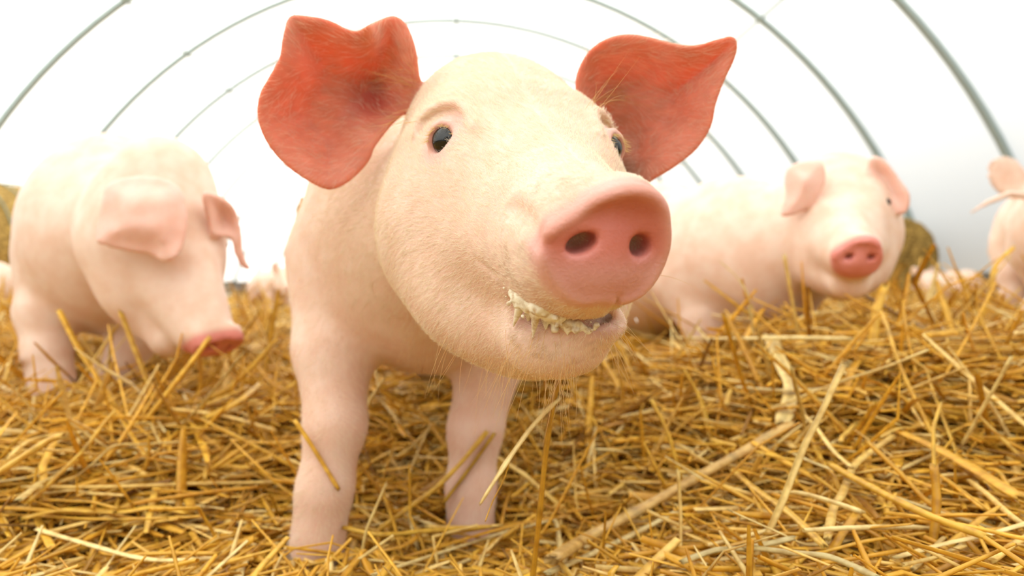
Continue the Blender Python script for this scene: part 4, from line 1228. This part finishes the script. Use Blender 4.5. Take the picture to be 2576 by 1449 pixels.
# 260 more single stalks on top of the bed, those that show largest
cnt = 0; seg = 5
px = rng.uniform(-60, 2636, 1500); py = 800 + 640 * rng.random(1500) ** 0.8
dd = np.full(1500, 0.9)
for _ in range(30): dd = np.clip(-ground((px - W / 2) / FPX * dd, dd) * FPX / (py - H / 2) * 0.5 + dd * 0.5, 0.4, 2.0)
x, y = (px - W / 2) / FPX * dd, dd
pitch = np.where(rng.random(1500) < 0.14, rng.uniform(0.25, 0.9, 1500), rng.normal(0, 0.1, 1500))
pts = straw_paths(x, y, rng.uniform(0.002, 0.014, 1500), rng.uniform(0.07, 0.26, 1500), pitch, rng.uniform(0, 2 * np.pi, 1500), seg, 0.6)
ok = clear_of_pigs(pts, 0.006) & (pts[:, :, 1].min(1) > 0.54) & ((y > 0.8) | (np.abs(pitch) < 0.3))
MARKS = [((-0.24, 0.82), 'beside the near foreleg'), ((-0.05, 0.93), 'beside the far foreleg'), ((-0.15, 0.78), 'between the forelegs'), ((0.05, 0.66), 'below the brown upright stem'),
         ((0.2, 0.66), 'under the thick cane'), ((0.36, 0.7), 'by the long leaning straw'), ((0.48, 0.72), 'by the reddish stub'), ((0.38, 0.85), 'by the dog-leg straw'),
         ((0.3, 1.0), 'on the slope below the mound top'), ((0.5, 1.05), 'on top of the mound'), ((0.7, 1.2), 'on the mound before the straight-tailed pig'), ((0.2, 0.9), 'on the slope beside the chin'),
         ((-0.5, 0.68), 'by the ragged stalk'), ((-0.4, 0.72), 'by the wide leaf sheath'), ((-0.6, 1.0), 'before the rooting pig'), ((-0.42, 0.98), 'below the snout of the rooting pig'),
         ((-0.33, 0.9), 'beside the shoulder of the red-eared pig'), ((-0.75, 1.2), 'at the feet of the rooting pig'), ((-0.25, 0.68), 'by the long whitish straw')]


def straw_label(q, tint, blade):
    sat = tint[2] / tint[0]
    colr = 'cream' if sat > 0.3 else 'yellow' if sat > 0.17 else 'golden' if tint[0] > 0.8 else 'amber' if tint[0] > 0.5 else 'brown'
    d = np.diff(q, axis=0); d /= np.linalg.norm(d, axis=1)[:, None]
    bent = (d[1:] * d[:-1]).sum(1).min()
    form = ('bent ' if bent < 0.93 else 'curved ' if bent < 0.985 else 'straight ') + ('flat blade' if blade else 'round straw')
    v = q[-1] - q[0]; s = abs(v[2]) / np.linalg.norm(v); pose = 'standing up' if s > 0.6 else 'leaning' if s > 0.28 else 'lying'
    c = q.mean(0); m = min(MARKS, key=lambda a: (a[0][0] - c[0]) ** 2 + (a[0][1] - c[1]) ** 2)[1]
    size = 'long' if np.linalg.norm(v) > 0.17 else 'short' if np.linalg.norm(v) < 0.11 else 'mid-length'
    return '%s %s %s %s %s' % (size, colr, form, pose, m)


used = set()
def over_cane(q):
    x, y = q[:, 0] / q[:, 1] * FPX + W / 2, H / 2 - q[:, 2] / q[:, 1] * FPX
    t = np.clip((x - 1392) / 586, 0, 1)
    return ((x > 1370) & (x < 2000) & (np.abs(y - (1405 - 333 * t)) < 34)).any()


for q in pts[ok]:
    if over_cane(catmull(q, 4)) and q[:, 1].mean() < 1.0: continue
    blade = random.random() < 0.4; tint = straw_tints(1)[0]; wd = random.uniform(0.004, 0.0072)
    lab = ('thin ' if wd < 0.0053 else 'stout ') + straw_label(q, tint, blade)
    if lab in used or len(used) >= 258: continue
    for k in range(4):                                  # settle on top of what lies there already
        sh_ = stalk_shape(q + np.array([0, 0, 0.005 * k]), wd * (1.5 if blade else 1), tint, 0.18 if blade else 0.75, (random.uniform(0.2, 0.8),), 7, 3)
        t_ = tree(*sh_[:3])
        if not t_.overlap(PIGS) and not crosses(sh_, t_): break
    else: continue
    used.add(lab); lay(sh_)
    stalk_object(sh_, lab, 'loose single straws on top of the bedding')

# ------------------------------------------------------------------ the bed of straw below
SV = np.concatenate([a[3] for a in LAID]); SO = np.cumsum([0] + [len(a[3]) for a in LAID])
SINGLES = tree(SV, np.concatenate([a[4] + o for a, o in zip(LAID, SO)]))
MASS = []
for n, y0, y1, pw, l0, l1, r0, r1, up, seg, sides in ((21000, 0.46, 1.4, 0.85, 0.07, 0.26, 0.0014, 0.0036, 0.05, 4, 5), (22000, 1.3, 3.2, 0.8, 0.1, 0.3, 0.0022, 0.0046, 0.06, 3, 4),
                                                      (15000, 3.0, 9.0, 0.8, 0.15, 0.4, 0.004, 0.008, 0.05, 3, 3)):
    x, y = patch(n, y0, y1, pw); n = len(x)
    pitch = np.where(rng.random(n) < up * (y > 0.85), rng.uniform(0.3, 1.1, n), rng.normal(0, 0.13, n))
    lift = rng.uniform(-0.04, 0.004, n) + np.where(rng.random(n) < 0.15, 0.008, 0)
    pts = straw_paths(x, y, lift, rng.uniform(l0, l1, n), pitch, rng.uniform(0, 2 * np.pi, n), seg)
    pts = pts[clear_of_pigs(pts)]; n = len(pts)
    blade = rng.random(n) < 0.35
    rad = rng.uniform(r0, r1, n) * np.where(blade, rng.uniform(1.3, 2.6, n), 1.0)
    V, F = straw_mesh(pts, rad, np.where(blade, 0.18, 0.8), sides)
    # the bed gives way round pigs, bales and the stalks picked out above: sink what crosses them, then leave out what still does
    nv, nf = (seg + 1) * sides, seg * sides; V = V.reshape(n, nv, 3); f0 = F[:nf]; keep = np.ones(n, bool); check_ = np.arange(n)
    for step in range(3):
        T = tree(V[check_].reshape(-1, 3), (np.arange(len(check_))[:, None, None] * nv + f0[None]).reshape(-1, 4))
        bad = {a // nf for a, _ in T.overlap(SINGLES)} | {a // nf for a, _ in T.overlap(PIGS)}
        bad = check_[np.array(sorted(bad), int)] if bad else np.zeros(0, int)
        if not len(bad): break
        if step == 2: keep[bad] = False
        else: V[bad, :, 2] -= 0.014
        check_ = bad
    V = V[keep]; n = len(V)
    F = (np.arange(n)[:, None, None] * nv + f0[None]).reshape(-1, 4)
    MASS.append((V.reshape(-1, 3), F, np.repeat(straw_tints(n), nv, 0)))
off = np.cumsum([0] + [len(a[0]) for a in MASS])
loose = link('loose_straw', mesh_np('loose_straw', np.concatenate([a[0] for a in MASS]), np.concatenate([a[1] + o for a, o in zip(MASS, off)]), MAT['straw'], True, np.concatenate([a[2] for a in MASS])))
tag(loose, 'deep tangled golden straw bedding covering the whole floor', 'straw', None, 'stuff')
